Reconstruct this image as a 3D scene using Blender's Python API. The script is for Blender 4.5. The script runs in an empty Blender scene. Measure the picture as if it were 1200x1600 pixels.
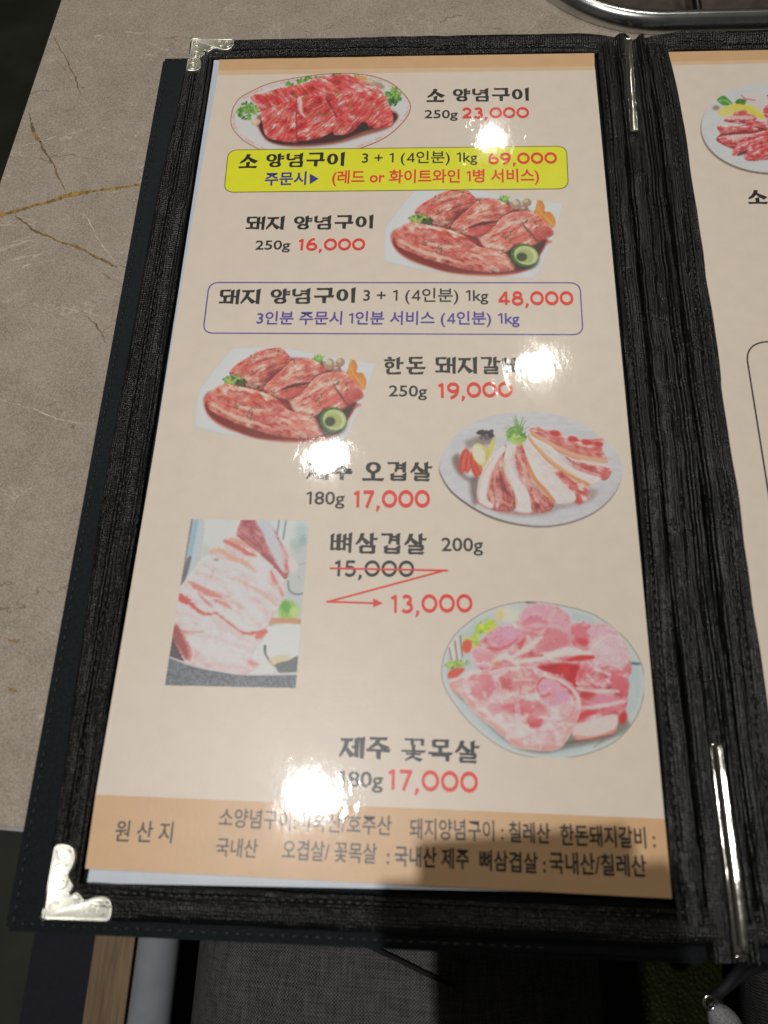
import bpy, bmesh, math, random
import numpy as np
from mathutils import Vector, Matrix

SC = bpy.context.scene
COL = SC.collection
random.seed(7)

# ------------------------------------------------------------------ camera
CAM_R = np.array([[0.99832, 0.034613, -0.0464652],
                  [0.0153636, -0.9313827, -0.3637173],
                  [-0.0558663, 0.3623924, -0.9303498]])      # rows: right, down, forward
CAM_C = np.array([0.0123969, -0.1402608, 0.2340192])
F_PX = 1200.0                                                 # focal length for a 1200 x 1600 frame

cam_data = bpy.data.cameras.new('camera')
cam = bpy.data.objects.new('camera', cam_data)
COL.objects.link(cam)
r_, d_, f_ = (Vector(CAM_R[i]) for i in range(3))
cam.matrix_world = Matrix(((r_.x, -d_.x, -f_.x, CAM_C[0]), (r_.y, -d_.y, -f_.y, CAM_C[1]),
                           (r_.z, -d_.z, -f_.z, CAM_C[2]), (0, 0, 0, 1)))
cam_data.sensor_fit = 'VERTICAL'
cam_data.sensor_height = 7.4
cam_data.lens = 7.4 * F_PX / 1600.0
cam_data.clip_start = 0.004
cam_data.clip_end = 50
cam_data.dof.use_dof = True
cam_data.dof.focus_distance = 0.318
cam_data.dof.aperture_fstop = 2.3
SC.camera = cam

# ------------------------------------------------------------------ world
W = bpy.data.worlds.new('World')
SC.world = W
W.use_nodes = True
wn, wl = W.node_tree.nodes, W.node_tree.links
bg = wn['Background']
tc = wn.new('ShaderNodeTexCoord')
nz = wn.new('ShaderNodeTexNoise'); nz.inputs['Scale'].default_value = 2.2; nz.inputs['Detail'].default_value = 2
cr = wn.new('ShaderNodeValToRGB')
cr.color_ramp.elements[0].position = 0.35; cr.color_ramp.elements[0].color = (0.10, 0.095, 0.085, 1)
cr.color_ramp.elements[1].position = 0.68; cr.color_ramp.elements[1].color = (1.0, 0.93, 0.82, 1)
wl.new(tc.outputs['Generated'], nz.inputs['Vector'])
wl.new(nz.outputs['Fac'], cr.inputs['Fac'])
wl.new(cr.outputs['Color'], bg.inputs['Color'])
bg.inputs['Strength'].default_value = 0.078

# ------------------------------------------------------------------ ceiling downlights
def downlight(x, y, z, watts, size=0.045, col=(1.0, 0.975, 0.945)):
    l = bpy.data.lights.new('downlight', 'AREA')
    l.shape = 'DISK'; l.size = size; l.energy = watts; l.color = col
    o = bpy.data.objects.new('downlight', l)
    o.location = (x, y, z)
    COL.objects.link(o)
WARM = (1.0, 0.955, 0.87)
downlight(0.184, 1.735, 1.50, 1.4, 0.05, WARM)
downlight(0.295, 0.955, 1.50, 3.7, 0.055, WARM)
downlight(-0.240, 0.680, 1.50, 3.6, 0.055, WARM)
downlight(-0.233, -0.122, 1.50, 11.1, 0.024, (1.0, 0.982, 0.965))

SC.view_settings.view_transform = 'Standard'
SC.view_settings.look = 'None'
SC.view_settings.exposure = -0.08
SC.view_settings.gamma = 1.0
SC.view_settings.use_curve_mapping = False

# ------------------------------------------------------------------ helpers
def at(px, py, z=0.0):
    """The point of the level z seen at a place of the 1200 x 1600 photograph."""
    d = CAM_R.T @ np.array([(px - 600) / F_PX, (py - 800) / F_PX, 1.0])
    return CAM_C + (z - CAM_C[2]) / d[2] * d

def s2l(c):
    c = np.asarray(c, float) / 255.0
    return np.where(c <= 0.04045, c / 12.92, ((c + 0.055) / 1.055) ** 2.4)

ILLUM = 0.64
def pig(r, g, b):
    v = np.clip(s2l((r, g, b)) / ILLUM, 0.004, 0.9)
    return (float(v[0]), float(v[1]), float(v[2]))

WORLD = {}
def link(o, parent=None, loc=(0, 0, 0)):
    COL.objects.link(o)
    WORLD[o.name] = np.array(loc, float)
    if parent is not None:
        o.parent = parent
        o.location = Vector(np.array(loc, float) - WORLD[parent.name])
    else:
        o.location = Vector(loc)
    return o

def empty(name, loc, label, cat, group=None):
    o = bpy.data.objects.new(name, None)
    o.empty_display_size = 0.02
    link(o, None, loc)
    tag(o, label, cat, group)
    return o

def tag(o, label=None, cat=None, group=None, kind=None):
    if label: o['label'] = label
    if cat: o['category'] = cat
    if group: o['group'] = group
    if kind: o['kind'] = kind
    return o

def mesh_obj(name, verts, faces, mat, parent=None, smooth=False, mats=None, fmat=None):
    v = np.asarray(verts, float).reshape(-1, 3)
    c = (v.min(0) + v.max(0)) / 2
    me = bpy.data.meshes.new(name)
    me.from_pydata((v - c).tolist(), [], [list(map(int, f)) for f in faces])
    for m in (mats or [mat]): me.materials.append(m)
    if fmat is not None: me.polygons.foreach_set('material_index', fmat)
    if smooth: me.polygons.foreach_set('use_smooth', [True] * len(me.polygons))
    me.update()
    o = bpy.data.objects.new(name, me)
    return link(o, parent, c)

class MB:
    def __init__(s): s.v = []; s.f = []; s.m = []
    def add(s, v, f, m=0):
        b = len(s.v); s.v += [tuple(p) for p in v]; s.f += [[i + b for i in q] for q in f]; s.m += [m] * len(f)
    def box(s, x0, x1, y0, y1, z0, z1, m=0):
        v = [(x, y, z) for z in (z0, z1) for y in (y0, y1) for x in (x0, x1)]
        s.add(v, [(0, 2, 3, 1), (4, 5, 7, 6), (0, 1, 5, 4), (2, 6, 7, 3), (0, 4, 6, 2), (1, 3, 7, 5)], m)
    def tube(s, pts, r, n=8, m=0, caps=True):
        pts = [np.array(p, float) for p in pts]
        rs = r if hasattr(r, '__len__') else [r] * len(pts)
        rings = []
        for i, p in enumerate(pts):
            t = pts[min(i + 1, len(pts) - 1)] - pts[max(i - 1, 0)]
            t = t / (np.linalg.norm(t) + 1e-12)
            a = np.cross(t, (0, 0, 1.0))
            if np.linalg.norm(a) < 1e-3: a = np.cross(t, (0, 1.0, 0))
            a /= np.linalg.norm(a); b = np.cross(a, t)
            rings.append([p + rs[i] * (math.cos(k * 2 * math.pi / n) * a + math.sin(k * 2 * math.pi / n) * b) for k in range(n)])
        v = [q for rg in rings for q in rg]
        f = [(i * n + k, i * n + (k + 1) % n, (i + 1) * n + (k + 1) % n, (i + 1) * n + k) for i in range(len(pts) - 1) for k in range(n)]
        if caps: f += [list(range(n))[::-1], [(len(pts) - 1) * n + k for k in range(n)]]
        s.add(v, f, m)
    def lathe(s, prof, cx, cy, n=96, m=0):
        v = [(cx + r * math.cos(k * 2 * math.pi / n), cy + r * math.sin(k * 2 * math.pi / n), z) for r, z in prof for k in range(n)]
        f = [(i * n + k, i * n + (k + 1) % n, (i + 1) * n + (k + 1) % n, (i + 1) * n + k) for i in range(len(prof) - 1) for k in range(n)]
        s.add(v, f, m)
    def build(s, name, mat, parent=None, smooth=False, mats=None):
        return mesh_obj(name, s.v, s.f, mat, parent, smooth, mats, s.m)

# ------------------------------------------------------------------ materials
class NT:
    def __init__(s, name):
        s.mat = bpy.data.materials.new(name); s.mat.use_nodes = True
        s.n, s.l = s.mat.node_tree.nodes, s.mat.node_tree.links
        s.b = s.n['Principled BSDF']
    def new(s, t, **kw):
        x = s.n.new(t)
        for k, v in kw.items():
            if k in x.inputs: x.inputs[k].default_value = v
            else: setattr(x, k, v)
        return x
    def link(s, a, b): s.l.new(a, b)
    def math(s, op, a, b=None, c=None):
        x = s.n.new('ShaderNodeMath'); x.operation = op
        for i, q in enumerate((a, b, c)):
            if q is None: continue
            if hasattr(q, 'is_linked') or hasattr(q, 'links'): s.l.new(q, x.inputs[i])
            else: x.inputs[i].default_value = q
        return x.outputs[0]
    def noise(s, vec, scale, detail=3, rough=0.55, dist=0.0):
        x = s.new('ShaderNodeTexNoise', Scale=scale, Detail=detail, Roughness=rough, Distortion=dist)
        s.link(vec, x.inputs['Vector']); return x.outputs['Fac']
    def ramp(s, fac, stops):
        x = s.n.new('ShaderNodeValToRGB'); e = x.color_ramp.elements
        while len(e) < len(stops): e.new(0.5)
        for q, (p, c) in zip(e, stops): q.position = p; q.color = (*c, 1) if len(c) == 3 else c
        s.link(fac, x.inputs['Fac']); return x.outputs['Color']
    def mapping(s, vec, scale=(1, 1, 1), rot=(0, 0, 0)):
        x = s.n.new('ShaderNodeMapping'); x.inputs['Scale'].default_value = scale; x.inputs['Rotation'].default_value = rot
        s.link(vec, x.inputs['Vector']); return x.outputs[0]
    def mix(s, fac, a, b, blend='MIX'):
        x = s.n.new('ShaderNodeMix'); x.data_type = 'RGBA'; x.blend_type = blend
        for sock, q in ((x.inputs[0], fac), (x.inputs[6], a), (x.inputs[7], b)):
            if isinstance(q, (int, float)): sock.default_value = q
            elif isinstance(q, (tuple, list)): sock.default_value = (*q, 1)
            else: s.link(q, sock)
        return x.outputs[2]
    def bump(s, h, strength, dist, normal=None):
        x = s.new('ShaderNodeBump', Strength=strength, Distance=dist)
        s.link(h, x.inputs['Height'])
        if normal is not None: s.link(normal, x.inputs['Normal'])
        return x.outputs[0]
    def pos(s): return s.n.new('ShaderNodeNewGeometry').outputs['Position']
    def obj(s): return s.n.new('ShaderNodeTexCoord').outputs['Object']
    def set(s, **kw):
        for k, v in kw.items(): s.b.inputs[k.replace('_', ' ')].default_value = v

def sleeve_coat(t):
    """Crinkled clear plastic over the paper: same crinkles for every ink, laid out in the world."""
    p = t.pos()
    fine = t.noise(t.mapping(p, (480, 170, 300)), 1.0, 4, 0.62)
    mid = t.noise(t.mapping(p, (170, 70, 100)), 1.0, 3, 0.6, 1.0)
    big = t.noise(t.mapping(p, (38, 15, 20)), 1.0, 2)
    # crackle: soft creases, only in patches
    cr_ = t.math('ABSOLUTE', t.math('SUBTRACT', t.noise(t.mapping(p, (330, 150, 200), (0, 0, 0.15)), 1.0, 4, 0.7, 0.8), 0.5))
    patch = t.ramp(t.noise(p, 42, 3, 0.6), [(0.42, (0, 0, 0)), (0.66, (1, 1, 1))])
    crack = t.math('MULTIPLY', cr_, patch)
    h = t.math('ADD', t.math('MULTIPLY', fine, 0.2), t.math('ADD', t.math('MULTIPLY', mid, 0.36), t.math('MULTIPLY', big, 1.2)))
    h = t.math('ADD', h, t.math('MULTIPLY', crack, 0.7))
    n = t.bump(h, 1.0, COAT_BUMP)
    t.link(n, t.b.inputs['Coat Normal'])
    t.set(Coat_Weight=1.0, Coat_Roughness=0.052, Coat_IOR=1.5, Roughness=0.40, Specular_IOR_Level=0.58)
    n2 = t.bump(t.noise(p, 900, 2, 0.6), 1.0, 0.000025)
    sm_ = t.n.new('ShaderNodeMapRange'); sm_.inputs['From Min'].default_value = 0.35; sm_.inputs['From Max'].default_value = 0.7; sm_.inputs['To Min'].default_value = 0.034; sm_.inputs['To Max'].default_value = 0.072
    t.link(t.noise(p, 55, 4, 0.6, 0.8), sm_.inputs['Value']); t.link(sm_.outputs[0], t.b.inputs['Coat Roughness'])
    t.link(n2, t.b.inputs['Normal'])
COAT_BUMP = 0.00006

def print_mat(name, col, vary=0.05):
    t = NT(name)
    n = t.noise(t.pos(), 160, 3)
    lo = tuple(c * (1 - vary) for c in col); hi = tuple(min(1, c * (1 + vary)) for c in col)
    t.link(t.ramp(n, [(0.3, lo), (0.7, hi)]), t.b.inputs['Base Color'])
    sleeve_coat(t)
    return t.mat

PAGE_RGB = (194, 181, 166)
M = {}
M['paper'] = print_mat('page paper', pig(*PAGE_RGB), 0.025)
M['tan'] = print_mat('tan ink', pig(184, 148, 108), 0.03)
M['tan_light'] = print_mat('light tan ink', pig(190, 162, 130), 0.03)
M['white'] = print_mat('white backing', pig(168, 174, 182), 0.03)
M['black'] = print_mat('black ink', (0.008, 0.007, 0.0075))
M['grey_black'] = print_mat('soft black ink', (0.014, 0.013, 0.0135))
M['red'] = print_mat('red ink', pig(208, 44, 32))
M['yellow'] = print_mat('yellow ink', pig(238, 204, 20), 0.02)
M['blue'] = print_mat('blue ink', pig(38, 42, 120))
M['violet'] = print_mat('violet ink', pig(66, 50, 138))
M['olive_line'] = print_mat('dark yellow line', pig(95, 88, 40))

t = NT('printed photograph')
a = t.n.new('ShaderNodeVertexColor'); a.layer_name = 'ink'
t.link(a.outputs['Color'], t.b.inputs['Base Color'])
sleeve_coat(t)
M['photo'] = t.mat

def leatherette(name, px, py, base=(0.0058, 0.0056, 0.0056), rough=0.27, amp=0.00014, rib=0.0):
    t = NT(name)
    o = t.obj()
    w = t.noise(o, 320, 2)
    sep = t.n.new('ShaderNodeSeparateXYZ'); t.link(o, sep.inputs[0])
    wob = t.math('MULTIPLY', w, 7.0)
    sx = t.math('SINE', t.math('ADD', t.math('MULTIPLY', sep.outputs['X'], 2 * math.pi / px), wob))
    sy = t.math('SINE', t.math('ADD', t.math('MULTIPLY', sep.outputs['Y'], 2 * math.pi / py), wob))
    weave = t.math('ADD', t.math('MULTIPLY', sx, 0.5 + rib * 0.5), t.math('MULTIPLY', sy, 0.5 - rib * 0.3))
    patch = t.noise(o, 1300, 3, 0.65)
    big = t.noise(o, 150, 3, 0.6)
    h = t.math('ADD', t.math('MULTIPLY', weave, 0.55 if rib else 1.0), t.math('ADD', t.math('MULTIPLY', patch, 2.2), t.math('MULTIPLY', big, 2.2)))
    t.link(t.bump(h, 1.0, amp), t.b.inputs['Normal'])
    tone = t.math('ADD', t.math('MULTIPLY', weave, 0.22), t.math('ADD', t.math('MULTIPLY', patch, 0.6), 0.22))  # gaps of the weave coloured darker, shade between threads put into the tone
    t.link(t.ramp(tone, [(0.25, tuple(c * 0.35 for c in base)), (0.55, base), (0.85, tuple(c * 2.4 for c in base))]), t.b.inputs['Base Color'])
    r = t.n.new('ShaderNodeMapRange'); r.inputs['To Min'].default_value = rough - 0.08; r.inputs['To Max'].default_value = rough + 0.16
    t.link(big, r.inputs['Value']); t.link(r.outputs[0], t.b.inputs['Roughness'])
    t.set(Specular_IOR_Level=0.5)
    return t.mat
M['weave'] = leatherette('woven black leatherette', 0.00095, 0.00085)
M['rib'] = leatherette('ribbed black leatherette', 0.00105, 0.0009, base=(0.0038, 0.0037, 0.0038), rib=0.35, rough=0.25)

def simple(name, col, rough=0.5, metal=0.0, noise_scale=200, vary=0.15, bump=0.0, spec=0.5, aniso=None):
    t = NT(name)
    n = t.noise(t.obj(), noise_scale, 4)
    t.link(t.ramp(n, [(0.3, tuple(c * (1 - vary) for c in col)), (0.7, tuple(min(1, c * (1 + vary)) for c in col))]), t.b.inputs['Base Color'])
    t.set(Roughness=rough, Metallic=metal, Specular_IOR_Level=spec)
    if bump: t.link(t.bump(n, 1.0, bump), t.b.inputs['Normal'])
    return t.mat
M['cover'] = simple('smooth blue-black cover', (0.0195, 0.0255, 0.0285), 0.6, 0, 1500, 0.35, 0.00003, 0.3)
M['thread'] = simple('black stitching thread', (0.006, 0.006, 0.006), 0.5, 0, 900, 0.3)
M['thread_grey'] = simple('worn stitching thread', (0.03, 0.03, 0.03), 0.35, 0, 900, 0.4)
M['brass'] = simple('nickel-brass corner metal', (0.80, 0.79, 0.68), 0.36, 1.0, 500, 0.12, 0.00003)
M['clip'] = simple('polished clip metal', (0.80, 0.77, 0.68), 0.10, 1.0, 160, 0.06, 0.00012)
M['steel'] = simple('brushed steel rim', (0.62, 0.64, 0.62), 0.22, 1.0, 120, 0.10, 0.00005)
M['pan'] = simple('brown burnt pan', (0.085, 0.066, 0.050), 0.42, 0.4, 90, 0.45, 0.0002)
M['grate'] = simple('blackened grate iron', (0.012, 0.011, 0.010), 0.35, 0.5, 300, 0.4, 0.0001)
M['floor'] = simple('dark olive floor', (0.026, 0.029, 0.017), 0.6, 0, 12, 0.35)
M['rail'] = simple('grey painted steel rail', (0.38, 0.41, 0.45), 0.24, 0.0, 60, 0.08)
M['navy'] = simple('navy block', (0.005, 0.006, 0.014), 0.8, 0, 300, 0.3)
M['edge'] = simple('grey table edge band', (0.30, 0.29, 0.28), 0.45, 0, 200, 0.1)
M['gap_board'] = simple('dark gap board', (0.020, 0.013, 0.008), 0.6, 0, 80, 0.4)
M['glass_black'] = simple('black phone glass', (0.01, 0.01, 0.011), 0.08)
M['cord'] = simple('grey fleece cord end', (0.30, 0.29, 0.29), 0.9, 0, 1800, 0.4, 0.0004)
M['cord_black'] = simple('black drawstring', (0.008, 0.008, 0.009), 0.7, 0, 1500, 0.4, 0.0002)
M['eyelet'] = simple('steel eyelet', (0.55, 0.55, 0.53), 0.2, 1.0, 300, 0.1)

# wood
t = NT('raw wood board')
o = t.obj()
n = t.noise(t.mapping(o, (240, 14, 60)), 1.0, 5, 0.65, 0.6)
t.link(t.ramp(n, [(0.25, (0.075, 0.044, 0.018)), (0.5, (0.20, 0.125, 0.058)), (0.75, (0.30, 0.20, 0.105))]), t.b.inputs['Base Color'])
t.link(t.bump(n, 0.6, 0.0004), t.b.inputs['Normal']); t.set(Roughness=0.6)
M['wood'] = t.mat

# olive grained leather
t = NT('olive grained leather')
o = t.obj()
v = t.new('ShaderNodeTexVoronoi', Scale=420.0); t.link(o, v.inputs['Vector'])
n = t.noise(o, 60, 3)
t.link(t.ramp(n, [(0.3, (0.014, 0.016, 0.0045)), (0.7, (0.026, 0.028, 0.008))]), t.b.inputs['Base Color'])
t.link(t.bump(v.outputs['Distance'], 1.0, 0.0008), t.b.inputs['Normal']); t.set(Roughness=0.33)
M['olive'] = t.mat

# trousers cloth: fine two-tone weave
t = NT('charcoal woven trousers')
o = t.obj()
sep = t.n.new('ShaderNodeSeparateXYZ'); t.link(o, sep.inputs[0])
wob = t.math('MULTIPLY', t.noise(o, 30, 2), 16.0)
sx = t.math('SINE', t.math('ADD', t.math('MULTIPLY', sep.outputs['X'], 2 * math.pi / 0.00125), wob))
sy = t.math('SINE', t.math('ADD', t.math('MULTIPLY', sep.outputs['Y'], 2 * math.pi / 0.00125), wob))
w = t.math('MULTIPLY', sx, sy)
sl = t.noise(t.mapping(o, (90, 1500, 200)), 1.0, 2)
sl2 = t.noise(t.mapping(o, (1500, 90, 200)), 1.0, 2)
wv = t.math('ADD', t.math('MULTIPLY', w, 0.5), t.math('ADD', t.math('MULTIPLY', sl, 1.2), t.math('MULTIPLY', sl2, 1.2)))
t.link(t.ramp(t.math('MULTIPLY', wv, 0.45), [(0.22, (0.022, 0.021, 0.021)), (0.5, (0.076, 0.073, 0.073)), (0.85, (0.175, 0.167, 0.167))]), t.b.inputs['Base Color'])
t.link(t.bump(w, 0.5, 0.0003), t.b.inputs['Normal']); t.set(Roughness=0.9, Specular_IOR_Level=0.2)
M['cloth'] = t.mat
M['cloth_dark'] = simple('dark trouser seam', (0.008, 0.0075, 0.0075), 0.9, 0, 900, 0.3)

# table laminate
t = NT('grey-brown stone laminate')
o = t.pos()
big = t.noise(o, 9, 4, 0.6)
mid = t.noise(o, 60, 5, 0.7)
fine = t.noise(o, 1900, 3, 0.8)
base = t.ramp(big, [(0.3, pig(122, 113, 100)), (0.7, pig(144, 134, 122))])
base = t.mix(0.55, base, t.ramp(mid, [(0.3, pig(108, 98, 85)), (0.7, pig(157, 148, 136))]))
base = t.mix(0.44, base, t.ramp(fine, [(0.36, pig(74, 65, 54)), (0.64, pig(176, 166, 152))]))
scr = t.noise(t.mapping(o, (26, 130, 20), (0, 0, math.radians(-17))), 1.0, 6, 0.72, 1.2)
gate = t.noise(o, 17, 3)
sm = t.math('MULTIPLY', t.math('GREATER_THAN', scr, 0.635), t.math('GREATER_THAN', gate, 0.50))
base = t.mix(t.math('MULTIPLY', sm, 0.42), base, pig(184, 175, 164))
# thin white vein-lines where a warped field crosses its middle value
def veinline(scale, seed, width, rot):
    f = t.noise(t.mapping(o, (scale, scale * 1.9, seed), (0, 0, rot)), 1.0, 5, 0.62, 0.4)
    return t.math('LESS_THAN', t.math('ABSOLUTE', t.math('SUBTRACT', f, 0.5)), width)
vl = t.math('MULTIPLY', veinline(13, 3.1, 0.0032, -0.25), t.math('GREATER_THAN', t.noise(o, 38, 2), 0.52))
base = t.mix(t.math('MULTIPLY', vl, 0.35), base, pig(185, 177, 165))
vl = t.math('MULTIPLY', veinline(10, 9.7, 0.0035, 0.7), t.math('GREATER_THAN', t.noise(o, 30, 2), 0.55))
base = t.mix(t.math('MULTIPLY', vl, 0.55), base, pig(83, 70, 55))
base = t.mix(1.0, base, (0.93, 0.915, 0.90), 'MULTIPLY')
t.link(base, t.b.inputs['Base Color'])
t.link(t.bump(fine, 0.5, 0.00006), t.b.inputs['Normal'])
t.set(Roughness=0.5, Specular_IOR_Level=0.3)
M['stone'] = t.mat
def vein_mat(name, lo, hi):
    t = NT(name)
    n = t.noise(t.mapping(t.pos(), (700, 260, 400)), 1.0, 4, 0.7)
    t.link(t.ramp(n, [(0.35, lo), (0.62, hi)]), t.b.inputs['Base Color']); t.set(Roughness=0.45, Specular_IOR_Level=0.35)
    return t.mat
M['gold_vein'] = vein_mat('gold vein in laminate', pig(82, 69, 42), pig(146, 113, 58))
M['brown_vein'] = vein_mat('brown vein in laminate', pig(76, 64, 53), pig(119, 98, 65))
M['white_vein'] = vein_mat('white vein in laminate', pig(135, 125, 114), pig(185, 177, 167))
# ------------------------------------------------------------------ setting
m = MB(); m.box(-4, 4, -4, 4, -0.78, -0.75)
tag(m.build('floor', M['floor']), kind='structure')

# table
TZ = -0.006
tab = empty('table', (0.2, 0.2, -0.75), 'stone-look dining table with gold and brown veins under the open menu', 'table')
EX, EY = np.array([0.99896, -0.0457]), np.array([0.0457, 0.99896])
C0 = np.array([-0.1780, -0.1452])
LX, LY = 1.25, 0.85
GX0, GY0, GW, GH, GRAD = 0.0480, 0.1768, 0.34, 0.25, 0.064        # rounded rectangular grill opening, outer rim
GC = np.array([GX0 + GW / 2, GY0 + GH / 2])
def grill_loop(d, n=16):
    """The rim outline moved inwards by d."""
    r = GRAD - d; out = []
    for qx, qy, a0 in ((GX0 + GW - GRAD, GY0 + GRAD, -90), (GX0 + GW - GRAD, GY0 + GH - GRAD, 0), (GX0 + GRAD, GY0 + GH - GRAD, 90), (GX0 + GRAD, GY0 + GRAD, 180)):
        out += [(qx + r * math.cos(math.radians(a)), qy + r * math.sin(math.radians(a))) for a in np.linspace(a0, a0 + 90, n)]
    return np.array(out)
def grill_sweep(mb, prof, cap=False, n=16):
    v = []; k = 4 * n
    for d, z in prof: v += [(*p, z) for p in grill_loop(d, n)]
    f = [(i * k + j, i * k + (j + 1) % k, (i + 1) * k + (j + 1) % k, (i + 1) * k + j) for i in range(len(prof) - 1) for j in range(k)]
    if cap: f.append([(len(prof) - 1) * k + j for j in range(k)])
    mb.add(v, f)
GL = grill_loop(0.006, 24)
def hole_point(a):
    d = np.array([math.cos(a), math.sin(a)]); best = None
    for i in range(len(GL)):
        p, q = GL[i - 1] - GC, GL[i] - GC; e = q - p
        den = d[0] * e[1] - d[1] * e[0]
        if abs(den) < 1e-12: continue
        t = (p[0] * e[1] - p[1] * e[0]) / den; u = (p[0] * d[1] - p[1] * d[0]) / den
        if t > 0 and -1e-6 <= u <= 1 + 1e-6: best = t
    return GC + d * best
g = np.array([(GC - C0) @ EX, (GC - C0) @ EY])
corners = [(0, 0), (LX, 0), (LX, LY), (0, LY)]
angs = sorted(set([2 * math.pi * k / 180 for k in range(180)] + [math.atan2(c[1] - g[1], c[0] - g[0]) % (2 * math.pi) for c in corners]))
mb = MB(); inner = []; outer = []
for a in angs:
    dx, dy = math.cos(a), math.sin(a)
    ts = [((LX - g[0]) / dx if dx > 0 else -g[0] / dx) if abs(dx) > 1e-9 else 1e9,
          ((LY - g[1]) / dy if dy > 0 else -g[1] / dy) if abs(dy) > 1e-9 else 1e9]
    tt = min(ts)
    o_ = C0 + EX * (g[0] + dx * tt) + EY * (g[1] + dy * tt)
    w_ = EX * dx + EY * dy
    i_ = hole_point(math.atan2(w_[1], w_[0]))
    inner.append(i_); outer.append(o_)
n = len(angs)
v = [(*p, TZ) for p in inner] + [(*p, TZ) for p in outer] + [(*p, TZ - 0.028) for p in inner] + [(*p, TZ - 0.028) for p in outer]
f = []
for k in range(n):
    j = (k + 1) % n
    f += [(k, n + k, n + j, j), (n + k, 3 * n + k, 3 * n + j, n + j), (k, j, 2 * n + j, 2 * n + k), (2 * n + k, 2 * n + j, 3 * n + j, 3 * n + k)]
mb.add(v, f, 0)
rng = np.random.default_rng(3)
def vein(pts, widths, slot, z, jag=0.35):
    P = np.array([at(*p, TZ)[:2] for p in pts]); Wd = np.array(widths, float)
    s = np.linspace(0, len(P) - 1, 22 * (len(P) - 1) + 1)
    x = np.stack([np.interp(s, range(len(P)), P[:, i]) for i in (0, 1)], 1)
    w = np.interp(s, range(len(P)), Wd) * 0.5 / 4400.0
    tn = np.gradient(x, axis=0); tn /= np.linalg.norm(tn, axis=1)[:, None]
    nr = np.stack([-tn[:, 1], tn[:, 0]], 1)
    x = x + nr * (np.convolve(rng.normal(0, 1, len(s)), np.ones(9) / 9, 'same') * 0.0005)[:, None]
    sm3 = lambda: np.convolve(rng.normal(0, 1.5, len(s)), np.ones(4) / 4, 'same')
    wl_ = w * (1 + jag * sm3()).clip(0.15, 2); wr_ = w * (1 + jag * sm3()).clip(0.15, 2)
    L = x + nr * wl_[:, None]; Rr = x - nr * wr_[:, None]
    k = len(s)
    mb.add([(*p, z) for p in L] + [(*p, z) for p in Rr], [(k + i, k + i + 1, i + 1, i) for i in range(k - 1)], slot)
vz = TZ + 0.00006
vein([(-30, 344), (0, 337), (50, 322), (85, 312), (110, 305), (130, 301), (160, 297), (217, 288), (260, 281)], [6, 8, 6, 6, 10, 7, 5, 4, 3], 1, vz)
vein([(45, 176), (48, 190), (53, 207), (65, 227), (85, 262), (104, 305)], [1.5, 3, 6, 4, 4, 1.2], 2, vz, 0.5)
vein([(47, 196), (53, 208), (59, 217)], [1, 5, 1], 1, vz + 0.00004)
vein([(25, 337), (50, 358), (85, 374), (130, 390), (160, 407), (183, 417)], [3, 4, 3.5, 3.5, 4, 2], 2, vz + 0.00002, 0.5)
vein([(60, 362), (85, 374), (130, 390), (155, 404)], [1, 1.8, 1.8, 1], 1, vz + 0.00007, 0.5)
vein([(84, 58), (92, 74), (105, 95), (118, 122), (127, 150)], [0.8, 2, 2, 2.5, 0.8], 2, vz, 0.7)
vein([(88, 92), (100, 108), (113, 131)], [0.6, 1.4, 0.6], 2, vz, 0.7)
vein([(130, 330), (142, 352), (150, 368), (165, 390), (180, 408)], [0.5, 1.2, 1.0, 1.4, 0.6], 3, vz + 0.00003, 0.6)
vein([(134, 492), (150, 508), (158, 522), (167, 536)], [0.6, 3, 2.2, 1], 2, vz, 0.5)
vein([(0, 624), (30, 632), (55, 640), (90, 655), (140, 664)], [0.8, 1.2, 1.4, 1.2, 0.8], 3, vz, 0.6)
vein([(34, 229), (46, 225), (60, 222), (110, 208), (160, 197)], [0.5, 1.2, 1.6, 1.2, 0.5], 3, vz, 0.8)
vein([(5, 440), (40, 415), (90, 405)], [0.5, 1.6, 0.5], 3, vz, 0.8)
vein([(8, 998), (24, 1002), (32, 1000)], [1, 3.5, 0.5], 1, vz, 0.5)
vein([(10, 1077), (20, 1078), (26, 1081)], [1, 5, 1], 1, vz, 0.5)
mb.build('table_top', None, tab, mats=[M['stone'], M['gold_vein'], M['brown_vein'], M['white_vein']])
eb = MB()
def loc2(a, b, z): p = C0 + EX * a + EY * b; return (p[0], p[1], z)
def edge(a0, b0, a1, b1):
    v = [loc2(a, b, z) for z in (TZ - 0.027, TZ - 0.0006) for (a, b) in ((a0, b0), (a1, b0), (a1, b1), (a0, b1))]
    eb.add(v, [(3, 2, 1, 0), (4, 5, 6, 7), (0, 1, 5, 4), (1, 2, 6, 5), (2, 3, 7, 6), (3, 0, 4, 7)])
edge(-0.0, -0.0012, LX, -0.00005)
eb.build('edge_band', M['edge'], tab)
for a in (0.10, LX - 0.10):
    for b in (0.36, LY - 0.08):
        lg = MB(); lg.tube([loc2(a, b, -0.748), loc2(a, b, TZ - 0.03)], 0.022, 16)
        lg.build('leg', M['grate'], tab, True)

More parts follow.
